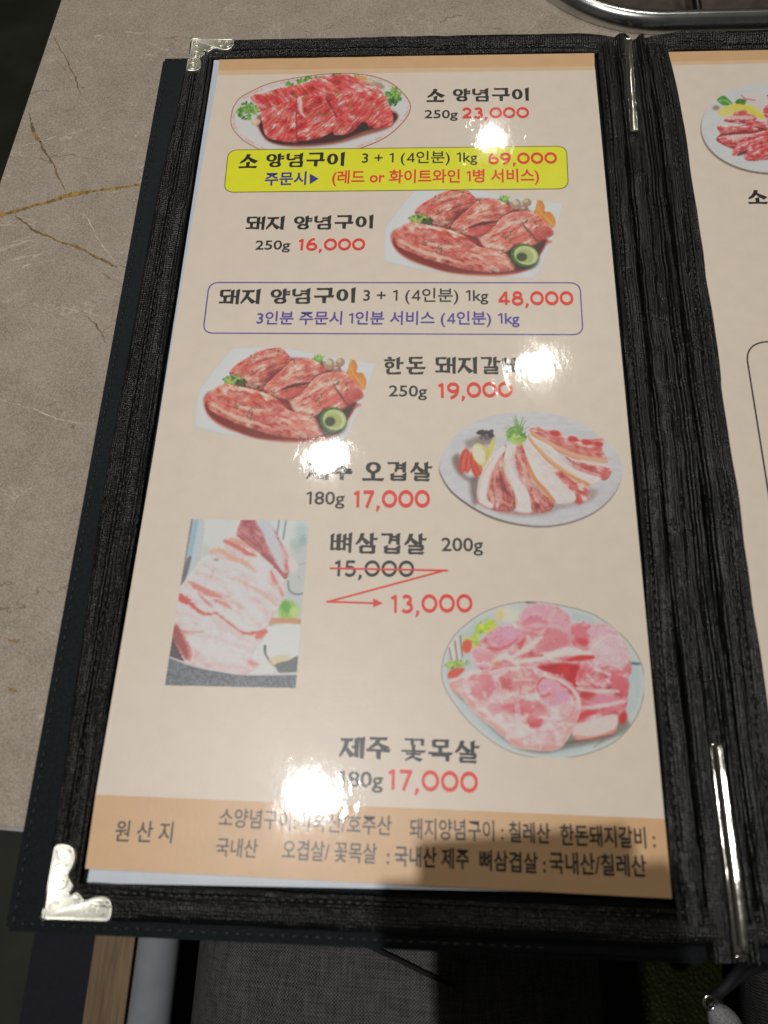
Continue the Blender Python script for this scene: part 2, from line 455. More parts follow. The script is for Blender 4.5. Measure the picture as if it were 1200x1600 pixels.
# grill set into the table
gr = empty('grill', (*GC, TZ), 'brown grill pan with a wide polished steel rounded rim set into the table', 'grill')
rim = MB()
grill_sweep(rim, [(0.0, -0.0058), (0.0003, -0.003), (0.0015, -0.0004), (0.0032, 0.0010), (0.0050, 0.0012), (0.0066, 0.0006), (0.0080, -0.0012), (0.0087, -0.0045), (0.0088, -0.012)], n=28)
rim.build('rim', M['steel'], gr, True)
pan = MB()
grill_sweep(pan, [(0.0085, -0.0075), (0.0130, -0.0115), (0.0190, -0.0215), (0.0300, -0.0265), (0.0500, -0.0275)], cap=True)
pan.build('pan', M['pan'], gr, True)
gt = MB()
for k in range(-2, 3):
    x = 0.1305 + 0.062 * (k + 1)
    gt.tube([(x, GY0 + 0.0150, -0.0165), (x, GY0 + 0.020, -0.0115), (x, GY0 + GH - 0.02, -0.0115), (x, GY0 + GH - 0.015, -0.0165)], 0.0019, 8)
gt.tube([(*p, -0.0165) for p in grill_loop(0.0165)] + [(*grill_loop(0.0165)[0], -0.0165)], 0.002, 8, caps=False)
gt.build('grate', M['grate'], gr, True)

# unidentified wooden and navy pieces beside the person, built as a bench
bn = empty('bench', (-0.19, -0.4, -0.75), 'unidentified pieces built as a wooden bench edge with grey steel rail and navy block below the near table edge', 'bench')
b = MB(); b.box(-0.1890, -0.1640, -0.85, -0.12, -0.32, -0.297)
b.build('wooden_board', M['wood'], bn)
b = MB(); b.tube([(-0.1495, y, -0.30) for y in (-0.85, -0.5, -0.12)], 0.0128, 24)
b.build('rail', M['rail'], bn, True)
b = MB(); b.box(-0.156, -0.10, -0.80, -0.12, -0.40, -0.345)  # board added to darken the gap between rail and trousers
b.build('frame', M['gap_board'], bn)
b = MB(); b.box(-0.245, -0.196, -0.80, -0.12, -0.47, -0.335)
b.build('cloth', M['navy'], bn)
for y in (-0.80, -0.16):
    b = MB(); b.box(-0.188, -0.168, y - 0.012, y + 0.012, -0.75, -0.3205)
    b.build('leg', M['grate'], bn)

# olive seat under the person
st = empty('stool', (0.12, -0.42, -0.75), 'olive green leather seat showing between the person\'s charcoal trouser legs', 'stool')
bm = bmesh.new(); bmesh.ops.create_cube(bm, size=1)
bmesh.ops.scale(bm, vec=(0.42, 0.44, 0.07), verts=bm.verts); bmesh.ops.translate(bm, vec=(0.14, -0.41, -0.325), verts=bm.verts)
bmesh.ops.bevel(bm, geom=bm.edges[:], offset=0.02, segments=4, affect='EDGES')
mesh_obj('seat', [p.co[:] for p in bm.verts], [[q.index for q in fc.verts] for fc in bm.faces], M['olive'], st, True); bm.free()
b = MB(); b.tube([(0.14, -0.41, -0.745), (0.14, -0.41, -0.362)], 0.03, 20); b.build('pedestal', M['grate'], st, True)
b = MB(); b.lathe([(0.0005, -0.735), (0.16, -0.738), (0.17, -0.7495)], 0.14, -0.41, 48); b.build('base', M['grate'], st, True)

# person: one continuous body grown from a jointed skeleton
sk = bpy.data.meshes.new('person')
J = [((0.130, -0.60, -0.170), 0.130),   # pelvis
     ((0.020, -0.56, -0.190), 0.105), ((0.006, -0.40, -0.192), 0.106), ((0.002, -0.22, -0.190), 0.104), ((0.000, -0.02, -0.185), 0.090), ((0.000, 0.06, -0.20), 0.070),
     ((-0.005, 0.08, -0.42), 0.060), ((-0.005, 0.06, -0.68), 0.042), ((-0.01, 0.16, -0.715), 0.034),
     ((0.240, -0.56, -0.190), 0.105), ((0.256, -0.40, -0.192), 0.106), ((0.262, -0.22, -0.188), 0.104), ((0.272, -0.02, -0.185), 0.090), ((0.275, 0.06, -0.20), 0.070),
     ((0.28, 0.08, -0.42), 0.060), ((0.28, 0.06, -0.68), 0.042), ((0.29, 0.16, -0.715), 0.034),
     ((0.130, -0.60, 0.02), 0.160), ((0.130, -0.58, 0.22), 0.175), ((0.130, -0.58, 0.36), 0.150)]  # trunk out of view, added up to the chest to shade the lap
E_ = [(0, 1), (1, 2), (2, 3), (3, 4), (4, 5), (5, 6), (6, 7), (7, 8), (0, 9), (9, 10), (10, 11), (11, 12), (12, 13), (13, 14), (14, 15), (15, 16), (0, 17), (17, 18), (18, 19)]
sk.from_pydata([j[0] for j in J], E_, [])
po = bpy.data.objects.new('person_skeleton', sk); COL.objects.link(po)
md = po.modifiers.new('skin', 'SKIN'); md.use_smooth_shade = True
for i, j in enumerate(J):
    sk.skin_vertices[0].data[i].radius = (j[1], j[1]); sk.skin_vertices[0].data[i].use_root = (i == 0)
sb = po.modifiers.new('sub', 'SUBSURF'); sb.levels = 4
bpy.context.view_layer.update()
ev = po.evaluated_get(bpy.context.evaluated_depsgraph_get()).to_mesh()
pv = np.array([q.co[:] for q in ev.vertices]); pf = [list(q.vertices) for q in ev.polygons]
po.evaluated_get(bpy.context.evaluated_depsgraph_get()).to_mesh_clear()
bpy.data.objects.remove(po)
# soft folds of loose trouser cloth
pv[:, 2] += (0.0040 * np.sin(pv[:, 0] * 62 + pv[:, 1] * 34 + 1.2 * np.sin(pv[:, 1] * 30)) + 0.0030 * np.sin(pv[:, 0] * 118 - pv[:, 1] * 51)) * np.clip((pv[:, 2] + 0.22) / 0.1, 0, 1)
person = mesh_obj('person', pv, pf, M['cloth'], None, True)
tag(person, 'person in charcoal woven trousers sitting at the table, lap seen below the menu', 'person')
pl = MB()
top = lambda x, y: (x, y, None)
def on_lap(px, py, guess=-0.09):
    z = guess
    for _ in range(12):
        p = at(px, py, z)
        d = np.hypot((pv[:, 0] - p[0]), (pv[:, 1] - p[1])) - 0.0
        near = np.argsort(d)[:12]; z = 0.5 * z + 0.5 * float(pv[near, 2].max())
    return at(px, py, z + 0.0008)
pl.tube([on_lap(x, y) for x, y in ((556, 1468), (580, 1480), (620, 1499), (660, 1519), (712, 1542))], 0.0008, 6)
pl.build('seam', M['cloth_dark'], person, True)

# drawstring hanging in front
dz = -0.085
dp = [at(x, y, z) for x, y, z in ((1205, 1507, -0.10), (1175, 1516, -0.088), (1150, 1532, -0.085), (1128, 1550, -0.085), (1112, 1560, -0.085))]
d1 = MB(); d1.tube(dp, 0.0016, 8); d1.tube([at(x, y, z) for x, y, z in ((1160, 1500, -0.09), (1152, 1520, -0.082), (1130, 1545, -0.082), (1112, 1558, -0.084))], 0.0019, 8)
ds = d1.build('drawstring', M['cord_black'], person, True)
e = MB(); c = at(1109, 1566, -0.083)
e.tube([c + 0.0022 * np.array([math.cos(a), math.sin(a), 0.3 * math.sin(a)]) for a in np.linspace(0, 2 * math.pi, 25)], 0.0007, 8, caps=False)
e.build('eyelet', M['eyelet'], ds, True)
e = MB(); pa, pb = at(1113, 1572, -0.084), at(1142, 1612, -0.088)
e.tube([pa + (pb - pa) * s for s in (0, 0.1, 0.3, 0.6, 0.9, 1)], [0.0018, 0.0026, 0.0042, 0.0052, 0.0052, 0.0035], 14)
e.build('cord_end', M['cord'], ds, True)

# the photographer's phone, just behind the lens (its shadow falls on the page foot and lap)
tl = math.radians(4.5)
Rv = CAM_R[0] * math.cos(tl) - CAM_R[1] * math.sin(tl); Uv = -CAM_R[1] * math.cos(tl) - CAM_R[0] * math.sin(tl); Bv = -CAM_R[2]
PHW, PHH, PHT = 0.067, 0.145, 0.008
pc = CAM_C - Rv * (PHW / 2 - 0.018) - Uv * (PHH / 2 - 0.0015) + Bv * (PHT / 2 + 0.0015)
bm = bmesh.new(); bmesh.ops.create_cube(bm, size=1)
bmesh.ops.scale(bm, vec=(PHW, PHH, PHT), verts=bm.verts)
vert_e = [q for q in bm.edges if abs(q.verts[0].co.z - q.verts[1].co.z) > 1e-6]
bmesh.ops.bevel(bm, geom=vert_e, offset=0.009, segments=6, affect='EDGES')
pvv = [pc + Rv * q.co.x + Uv * q.co.y + Bv * q.co.z for q in bm.verts]
ph = mesh_obj('smartphone', pvv, [[q.index for q in fc.verts] for fc in bm.faces], M['glass_black']); bm.free()
tag(ph, 'black smartphone held above the menu by the photographer', 'phone')

# ------------------------------------------------------------------ the menu folder
menu = empty('menu', (0.0957, 0.0, -0.0055), 'open black leatherette restaurant menu with metal corners and Korean barbecue dishes', 'menu')
XM = 0.0957                                             # the fold: everything mirrors about it
wob_rng = np.random.default_rng(11)
def smooth_noise(n, k=9):
    return np.convolve(wob_rng.normal(0, 1, n + 2 * k), np.hanning(k) / np.hanning(k).sum(), 'same')[k:-k]

def strip(name, mat, prof, a0, a1, axis, parent, wob=0.00025, shape=None, n=160):
    """A padded strip: a cross-section profile swept along x or y."""
    s = np.linspace(a0, a1, n); v = []; k = len(prof)
    P = np.array(prof, float)
    # refine the profile so that it is rounded
    t0 = np.arange(k); tt = np.linspace(0, k - 1, 7 * (k - 1) + 1)
    def cr(y):
        out = []
        for q in tt:
            i = min(int(q), k - 2); u = q - i
            p0, p1, p2, p3 = y[max(i - 1, 0)], y[i], y[i + 1], y[min(i + 2, k - 1)]
            out.append(0.5 * (2 * p1 + (p2 - p0) * u + (2 * p0 - 5 * p1 + 4 * p2 - p3) * u * u + (3 * p1 - p0 - 3 * p2 + p3) * u ** 3))
        return np.array(out)
    off, zz = cr(P[:, 0]), cr(P[:, 1])
    ph = wob_rng.random(2) * 6
    w1, w2, w3 = smooth_noise(n, 15) * wob, smooth_noise(n, 11) * wob, smooth_noise(n, 31) * wob
    for i, q in enumerate(s):
        do, dzz = shape(q) if shape else (0, 0)
        for j, (o_, z_) in enumerate(zip(off, zz)):
            a = o_ + do + w1[i]; z2 = z_ + dzz + (w2[i] + w3[i]) * 0.5 + wob * 0.45 * (math.sin(o_ * 7300 + 3.1 * math.sin(q * 41) + ph[0]) + 0.8 * math.sin(o_ * 3900 + 2.2 * math.sin(q * 27 + 1) + ph[1]) * math.sin(q * 63 + o_ * 900))
            v.append((a, q, z2) if axis == 'y' else (q, a, z2))
    kk = len(off)
    f = [(i * kk + j, i * kk + j + 1, (i + 1) * kk + j + 1, (i + 1) * kk + j) for i in range(n - 1) for j in range(kk - 1)]
    if axis == 'x': f = [q[::-1] for q in f]
    return mesh_obj(name, v, f, mat, parent, True)

def stitches(parent, pts, pitch=0.0029, length=0.0021, r=0.00027, mat='thread', z=0.0):
    """A row of separate thread stitches along a line of points."""
    P = np.array(pts, float); seg = np.linalg.norm(np.diff(P, axis=0), axis=1); tot = np.r_[0, np.cumsum(seg)]
    mb = MB(); s = pitch
    while s < tot[-1] - pitch:
        q = []
        for d in (-0.5, -0.25, 0.25, 0.5):
            p = np.array([np.interp(s + d * length, tot, P[:, i]) for i in range(3)])
            p[2] += z + (0.0 if abs(d) < 0.4 else -0.00035) + random.uniform(-1, 1) * 0.00003
            p[:2] += np.array([random.uniform(-1, 1), random.uniform(-1, 1)]) * 0.00007
            q.append(p)
        mb.tube(q, r * random.uniform(0.85, 1.15), 5)
        s += pitch * random.uniform(0.94, 1.06)
    return mb.build('stitching', M[mat], parent, True)

# cover boards (one under each half)
def mirx(x): return 2 * XM - x
for side in (0, 1):
    X0, X1 = (-0.1062, 0.0885) if side == 0 else (mirx(0.0885), mirx(-0.1062))
    Y0, Y1 = -0.1752, 0.1640
    bm = bmesh.new(); bmesh.ops.create_cube(bm, size=1)
    bmesh.ops.scale(bm, vec=(X1 - X0, Y1 - Y0, 0.0032), verts=bm.verts); bmesh.ops.translate(bm, vec=((X0 + X1) / 2, (Y0 + Y1) / 2, -0.0035), verts=bm.verts)
    bmesh.ops.bevel(bm, geom=bm.edges[:], offset=0.0012, segments=3, affect='EDGES')
    cv = mesh_obj('cover', [p.co[:] for p in bm.verts], [[q.index for q in fc.verts] for fc in bm.faces], M['cover'], menu, True); bm.free()
    xo = -0.1036 if side == 0 else mirx(-0.1036)
    xi = 0.05 if side == 0 else mirx(0.05)
    stitches(cv, [(xi, 0.1618, -0.0019), (xo, 0.1618, -0.0019), (xo, -0.1730, -0.0019), (xi, -0.1730, -0.0019)], 0.0032, 0.0024, 0.00036)

PL = [(-0.0972, -0.0022), (-0.0970, -0.0004), (-0.0958, 0.0011), (-0.0940, 0.0019), (-0.0920, 0.0017), (-0.0906, 0.0008),
      (-0.0899, 0.0003), (-0.0890, 0.0008), (-0.0872, 0.0010), (-0.0855, 0.0007), (-0.0843, 0.0001), (-0.0834, 0.0003), (-0.0830, -0.0005)]
PT = [(0.1592, -0.0005), (0.1596, 0.0006), (0.1610, 0.0010), (0.1622, 0.0004), (0.1628, 0.0003), (0.1640, 0.0012), (0.1662, 0.0021), (0.1684, 0.0018), (0.1700, 0.0006), (0.1707, -0.0010), (0.1708, -0.0024)]
PB = [(-0.1712, -0.0022), (-0.1711, -0.0008), (-0.1702, 0.0008), (-0.1685, 0.0018), (-0.1664, 0.0019), (-0.1648, 0.0008), (-0.1640, 0.0003), (-0.1632, 0.0009), (-0.1622, 0.0007), (-0.1616, -0.0005)]
def dip(x):
    u = max(0.0, 1 - abs(x - XM) / 0.024); return (-0.0022 * u * u, -0.0028 * u * u)
BL_ = [(0.0803, -0.0003), (0.0807, 0.0007), (0.0818, 0.0010), (0.0827, 0.0004), (0.0834, 0.0012), (0.0851, 0.0020), (0.0868, 0.0016), (0.0879, 0.0004), (0.0887, -0.0016)]
def curl(y):
    u = max(0.0, (y - 0.10) / 0.06); return (-0.0016 * u * u, -0.0006 * u * u)
for side in (0, 1):
    mx = (lambda P: P) if side == 0 else (lambda P: [(mirx(a), z) for a, z in P][::-1])
    sgn = 1 if side == 0 else -1
    s = strip('binding', M['weave'], mx(PL), -0.1700, 0.1695, 'y', menu)
    xs = -0.0899 if side == 0 else mirx(-0.0899)
    stitches(s, [(xs, -0.158, 0.0006), (xs, 0.155, 0.0006)], 0.0031, 0.0023, 0.00026, 'thread_grey')
    a0, a1 = (-0.0905, 0.0930) if side == 0 else (mirx(0.0930), mirx(-0.0905))
    s = strip('binding', M['weave'], PT, a0, a1, 'x', menu, shape=dip)
    stitches(s, [(x, 0.1626 + dip(x)[0], 0.0006 + dip(x)[1]) for x in np.linspace(-0.08 if side == 0 else 0.112, 0.078 if side == 0 else mirx(-0.08), 30)], 0.0026, 0.0019, 0.00028, 'thread_grey')
    s = strip('binding', M['weave'], PB, a0, a1, 'x', menu, shape=lambda x: (dip(x)[0] * -0.3, dip(x)[1] * 0.6))
    stitches(s, [(x, -0.1640, 0.0006) for x in (-0.08 if side == 0 else 0.112, 0.078 if side == 0 else mirx(-0.08))], 0.0026, 0.0019, 0.00028, 'thread_grey')
    P2 = BL_ if side == 0 else [(0.1016, -0.0016), (0.1027, 0.0004), (0.1043, 0.0018), (0.1062, 0.0015), (0.1075, 0.0006), (0.1083, 0.0003), (0.1094, 0.0010), (0.1108, 0.0010), (0.1120, 0.0006), (0.1127, -0.0004)]
    s = strip('binding', M['rib'], P2, -0.1660, 0.1632, 'y', menu, wob=0.0004, shape=None if side == 0 else curl)
    xs = 0.0827 if side == 0 else 0.1083
    stitches(s, [(xs + (curl(y)[0] if side else 0), y, 0.0008) for y in np.linspace(-0.16, 0.158, 40)], 0.0028, 0.0021, 0.00028, 'thread_grey')
PS = [(0.0882, -0.0020), (0.0892, -0.0002), (0.0905, 0.0009), (0.0922, 0.0012), (0.0936, 0.0006), (0.0946, -0.0003), (0.0958, -0.0014), (0.0972, -0.0020), (0.0984, -0.0008), (0.0996, 0.0006), (0.1008, 0.0006), (0.1019, -0.0018)]
def sway(y): return (0.0003 * math.sin(y * 31) - 0.0002 * math.sin(y * 73), 0.0003 * math.sin(y * 47 + 1))
strip('spine', M['rib'], PS, -0.1742, 0.1690, 'y', menu, wob=0.0004, shape=sway, n=260)

# metal clips over the ends of the spine
def clip(p0, p1, wdt, zt, ends):
    p0, p1 = np.array(p0, float), np.array(p1, float)
    t = (p1 - p0) / np.linalg.norm(p1 - p0); nr = np.array([-t[1], t[0]])
    sec = [(-0.5, -0.0022), (-0.5, -0.0004), (-0.46, 0.0001), (-0.41, 0.00034), (-0.34, 0.00018), (-0.15, -0.00012), (0.15, -0.00012), (0.34, 0.00018), (0.41, 0.00034), (0.46, 0.0001), (0.5, -0.0004), (0.5, -0.0022)]
    L = np.linalg.norm(p1 - p0); n = 40; v = []; k = len(sec)
    for i in range(n + 1):
        s = i / n
        dent = 0.00006 * math.sin(s * 11) + 0.00002 * math.sin(s * 37 + 2)
        zz = zt + dent; wd = wdt * (1 + 0.008 * math.sin(s * 19))
        if ends and s > 0.965: zz -= 0.0025 * ((s - 0.965) / 0.035) ** 2
        c = p0 + t * L * s
        for a, z in sec:
            q = c + nr * a * wd; v.append((q[0], q[1], zz + z))
    f = [(i * k + j, i * k + j + 1, (i + 1) * k + j + 1, (i + 1) * k + j) for i in range(n) for j in range(k - 1)]
    f += [list(range(k))[::-1], [n * k + j for j in range(k)]]
    # little rolled lips at the ends
    mb = MB(); mb.add(v, f)
    for s in (0.004, 0.992):
        c = p0 + t * L * s; z = zt - (0.0016 if (ends and s > 0.5) else 0.0)
        mb.tube([(*(c + nr * a * wdt), z + 0.0002) for a in (-0.48, -0.2, 0.1, 0.48)], [0.00045, 0.0006, 0.0005, 0.00045], 8)
    o = mb.build('spine_clip', M['clip'], menu)
    for p in o.data.polygons: p.use_smooth = len(p.vertices) == 4
    return o
a = at(991, 205, 0.0022); b_ = at(980, 58, 0.0010)
clip(a[:2], b_[:2], 0.0034, 0.0018, True)
a = at(1119, 1162, 0.0022); b_ = at(1160, 1498, 0.0012)
clip(a[:2], b_[:2], 0.0038, 0.0018, True)

# metal corner guards
OUT = [(0.0, 0.0016), (0.0, 0.0165), (0.0004, 0.0188), (0.0018, 0.0194), (0.0040, 0.0192), (0.0058, 0.0182), (0.0066, 0.0162), (0.0064, 0.0138), (0.0057, 0.0118), (0.0056, 0.0110),
       (0.0064, 0.0100), (0.0072, 0.0089), (0.0073, 0.0079), (0.0066, 0.0070)]
OUT = OUT + [(y, x) for x, y in OUT[::-1]] + [(0.0005, 0.0005)]
def corner(cx, cy, sx, sy):
    P = np.array(OUT)
    # round the outline
    Q = []
    for i in range(len(P)):
        p0, p1, p2, p3 = P[i - 1], P[i], P[(i + 1) % len(P)], P[(i + 2) % len(P)]
        for u in (0, 0.34, 0.67):
            Q.append(0.5 * (2 * p1 + (p2 - p0) * u + (2 * p0 - 5 * p1 + 4 * p2 - p3) * u * u + (3 * p1 - p0 - 3 * p2 + p3) * u ** 3))
    Q = np.array(Q); n = len(Q)
    t = np.roll(Q, -1, 0) - np.roll(Q, 1, 0); t /= np.linalg.norm(t, axis=1)[:, None] + 1e-12
    nr = np.stack([-t[:, 1], t[:, 0]], 1)
    area = 0.5 * np.sum(Q[:, 0] * np.roll(Q[:, 1], -1) - Q[:, 1] * np.roll(Q[:, 0], -1))
    if area < 0: nr = -nr                                  # points inwards
    mb = MB()
    levels = [(0.0, -0.0028), (0.0, 0.0012), (0.00014, 0.0019), (0.00032, 0.00232), (0.0005, 0.00245), (0.00066, 0.00236), (0.0008, 0.00232)]
    v = []
    for ins, z in levels:
        for q, m_ in zip(Q, nr):
            p = q + m_ * ins
            v.append((cx + sx * p[0], cy + sy * p[1], z if z < 0 else z + 0.0009 - 0.14 * min(p[0], 0.0065) - 0.08 * min(p[1], 0.0065)))
    fl = 1 if sx * sy * area > 0 else -1
    f = [(i * n + k, i * n + (k + 1) % n, (i + 1) * n + (k + 1) % n, (i + 1) * n + k)[::fl] for i in range(len(levels) - 1) for k in range(n)]
    f.append([(len(levels) - 1) * n + k for k in range(n)][::fl])
    mb.add(v, f)
    # raised scrolls
    def ring(x, y, rx, ry, a0, a1, r=0.00026, spiral=0.0):
        aa = np.linspace(a0, a1, 26)
        pts = []
        for a in aa:
            s = 1 - spiral * (a - a0) / (a1 - a0)
            xx, yy = x + rx * s * math.cos(a), y + ry * s * math.sin(a)
            pts.append((cx + sx * xx, cy + sy * yy, 0.00330 - 0.14 * min(xx, 0.0065) - 0.08 * min(yy, 0.0065)))
        mb.tube(pts, r, 6)
    for sw in (0, 1):
        R = (lambda x, y, rx, ry, *k, **w: ring(x, y, rx, ry, *k, **w)) if sw == 0 else (lambda x, y, rx, ry, *k, **w: ring(y, x, ry, rx, *k, **w))
        R(0.0030, 0.0165, 0.0019, 0.0017, 0.3, 5.6, spiral=0.35)
        R(0.0027, 0.0132, 0.0017, 0.0014, 0.2, 5.0, spiral=0.4)
        R(0.0034, 0.0094, 0.0020, 0.0018, 0.0, 6.2)
        R(0.0034, 0.0094, 0.0010, 0.0009, 0.0, 5.0, spiral=0.3)
    ring(0.0030, 0.0030, 0.0016, 0.0016, 0.8, 5.2, spiral=0.5)
    o = mb.build('corner_guard', M['brass'], menu, True)
    return o
corner(-0.0931, 0.1690, 1, -1)
corner(-0.0913, -0.1713, 1, 1)
corner(mirx(-0.0931), 0.1690, -1, -1)
corner(mirx(-0.0917), -0.1713, -1, 1)

# the outer long edges are a little bowed with wear: drawn in towards both ends
def bow(o):
    c = WORLD[o.name]; n = len(o.data.vertices); a = np.zeros(n * 3); o.data.vertices.foreach_get('co', a); a = a.reshape(-1, 3)
    side = -1 if c[0] < XM else 1
    x = a[:, 0] + c[0]; y = a[:, 1] + c[1]
    dist = np.abs(x - XM)                                       # distance from the fold
    k = 0.0046 * np.clip((-0.05 - y) / 0.11, 0, 1.1) + 0.0032 * np.clip((y - 0.08) / 0.09, 0, 1)
    if o.name.startswith('cover') or (o.parent and o.parent.name.startswith('cover')): k = 0.0028 * np.clip((0.16 - y) / 0.33, 0, 1); w = np.clip((dist - 0.15) / 0.05, 0, 1)
    else: w = np.clip((dist - 0.1785) / 0.0142, 0, 1)
    a[:, 0] -= side * k * w
    o.data.vertices.foreach_set('co', a.ravel()); o.data.update()
for o in [q for q in bpy.data.objects if q.type == 'MESH' and (q.name.startswith(('binding', 'cover')) or q.name.startswith('stitching'))]:
    bow(o)
# ------------------------------------------------------------------ pages
PZ = 0.0
def sheet(name, x0, x1, y0, y1, z, mat, parent):
    return mesh_obj(name, [(x0, y0, z), (x1, y0, z), (x1, y1, z), (x0, y1, z)], [(0, 1, 2, 3)], mat, parent)

def quad(name, P, z, mat, parent, n=1):
    P = np.array([[p[0], p[1]] for p in P])
    return mesh_obj(name, [(*p, z) for p in P], [tuple(range(len(P)))], mat, parent)

# print corners as they lie inside the sleeve (left edge not quite square to the frame)
TLc, TRc, BRc, BLc = at(343, 92), at(928.5, 83), at(1050, 1404), at(133, 1357)
def backing(x0, x1, y0, y1, parent_name='page'):
    """Paper sheet in its clear pocket: flat, curling up a little along each end."""
    ys = np.r_[y0, y0 + np.array([0.0005, 0.0011, 0.0018, 0.0026, 0.0036]), np.linspace(y0 + 0.01, y1 - 0.01, 12), y1 - np.array([0.0036, 0.0026, 0.0018, 0.0011, 0.0005]), y1]
    zz = [-0.0006 + 0.0004 * max(0, 1 - min(y - y0, y1 - y) / 0.0036) ** 1.7 for y in ys]
    v = [(x, y if x == x0 else y0 + 0.0034 + (y - y0) * (y1 - y0 - 0.0034) / (y1 - y0), z) for y, z in zip(ys, zz) for x in (x0, x1)]
    if x0 < 0: v = [(x + 0.0013 * (y1 - y) / (y1 - y0) if x == x0 else x, y, z) for x, y, z in v]
    return mesh_obj(parent_name, v, [(2 * i, 2 * i + 1, 2 * i + 3, 2 * i + 2) for i in range(len(ys) - 1)], M['white'], menu, True)
page = backing(-0.0825, 0.0788, -0.1620, 0.1592)
pageR = backing(0.1108, mirx(-0.0832), -0.1620, 0.1605)
page['label'] = 'left menu page of beige paper with tan bands'
pageR['label'] = 'right menu page of beige paper running out of view'

def on_edge(a, b, t): return a + (b - a) * t
bandL, bandR = at(149.5, 1241.5), at(1038.5, 1279.5)
t1L, t1R = at(341, 110), at(929, 103); t2L, t2R = at(340, 117.5), at(930, 109.5)
quad('paper_print', [bandL, bandR, t2R, t2L], PZ, M['paper'], page)
quad('top_band', [t1L, t1R, TRc, TLc], PZ, M['tan'], page)
quad('top_band_edge', [t2L, t2R, t1R, t1L], PZ, M['tan_light'], page)
quad('origin_band', [BLc, BRc, bandR, bandL], PZ, M['tan'], page)
# right page
XR0, XR1 = 0.1100, mirx(-0.0812)
quad('paper_print', [(XR0, -0.1385), (XR1, -0.1385), (XR1, 0.1525), (XR0, 0.1512)], PZ, M['paper'], pageR)
quad('top_band', [(XR0, 0.1533), (XR1, 0.1545), (XR1, 0.1603), (XR0, 0.1590)], PZ, M['tan'], pageR)
quad('top_band_edge', [(XR0, 0.1512), (XR1, 0.1525), (XR1, 0.1545), (XR0, 0.1533)], PZ, M['tan_light'], pageR)
quad('origin_band', [(XR0, -0.1590), (XR1, -0.1590), (XR1, -0.1385), (XR0, -0.1385)], PZ, M['tan'], pageR)

# ---------------- boxes and lines
def round_poly(P, rad, n=8):
    P = [np.array(p[:2], float) for p in P]; out = []
    for i in range(len(P)):
        a, b, c = P[i - 1], P[i], P[(i + 1) % len(P)]
        u = (a - b) / np.linalg.norm(a - b); w = (c - b) / np.linalg.norm(c - b)
        p0, p1 = b + u * rad, b + w * rad
        for s in np.linspace(0, 1, n):
            out.append((1 - s) ** 2 * p0 + 2 * s * (1 - s) * (b * 0.82 + (p0 + p1) * 0.09) + s * s * p1)
    return np.array(out)
def outline(P, wd, z, closed=True):
    P = np.array(P)
    t = (np.roll(P, -1, 0) - np.roll(P, 1, 0)) if closed else np.gradient(P, axis=0)
    t /= np.linalg.norm(t, axis=1)[:, None]; nr = np.stack([-t[:, 1], t[:, 0]], 1)
    A, B = P + nr * wd / 2, P - nr * wd / 2; n = len(P)
    f = [(i, (i + 1) % n, n + (i + 1) % n, n + i) for i in range(n if closed else n - 1)]
    f = [q[::-1] for q in f]
    return [(*p, z) for p in A] + [(*p, z) for p in B], f

ZP, Z1, Z2, Z3 = 0.00002, 0.00005, 0.00008, 0.00011
P = round_poly([at(357, 234.5), at(885, 228.5), at(888, 295), at(350, 300.5)], 0.0036)
bn1 = mesh_obj('offer_box', [(*p, Z1) for p in P], [tuple(range(len(P)))], M['yellow'], page)
v, f = outline(P, 0.00035, Z2); mesh_obj('offer_box_line', v, f, M['olive_line'], page)
P = round_poly([at(327, 441.5), at(906, 442), at(911, 523), at(317, 520.5)], 0.0034)
v, f = outline(P, 0.00045, Z2); mesh_obj('offer_box_line', v, f, M['violet'], page)
rb = [at(1163, 534), at(1163, 534) + np.array([0.115, 0, 0]), at(1163, 534) + np.array([0.115, -0.075, 0]), at(1163, 534) + np.array([0.0, -0.075, 0])]
P = round_poly(rb[::-1], 0.0075, 12)
v, f = outline(P, 0.00055, Z2); mesh_obj('offer_box_line', v, f, M['grey_black'], pageR)

# ---------------- lettering
def font_glyphs(body, bold=0.0):
    c = bpy.data.curves.new('lettering', 'FONT'); c.body = body; c.size = 1.0; c.offset = bold; c.resolution_u = 3
    c.dimensions = '2D'; c.fill_mode = 'BOTH'
    o = bpy.data.objects.new('lettering', c); COL.objects.link(o)
    bpy.context.view_layer.update()
    dg = bpy.context.evaluated_depsgraph_get(); e = o.evaluated_get(dg); me = e.to_mesh()
    v = np.array([q.co[:2] for q in me.vertices]); f = [list(p.vertices) for p in me.polygons]
    if len(me.polygons) and me.polygons[0].normal.z < 0: f = [q[::-1] for q in f]
    e.to_mesh_clear(); bpy.data.objects.remove(o); bpy.data.curves.remove(c)
    return np.c_[v, np.zeros(len(v))], f

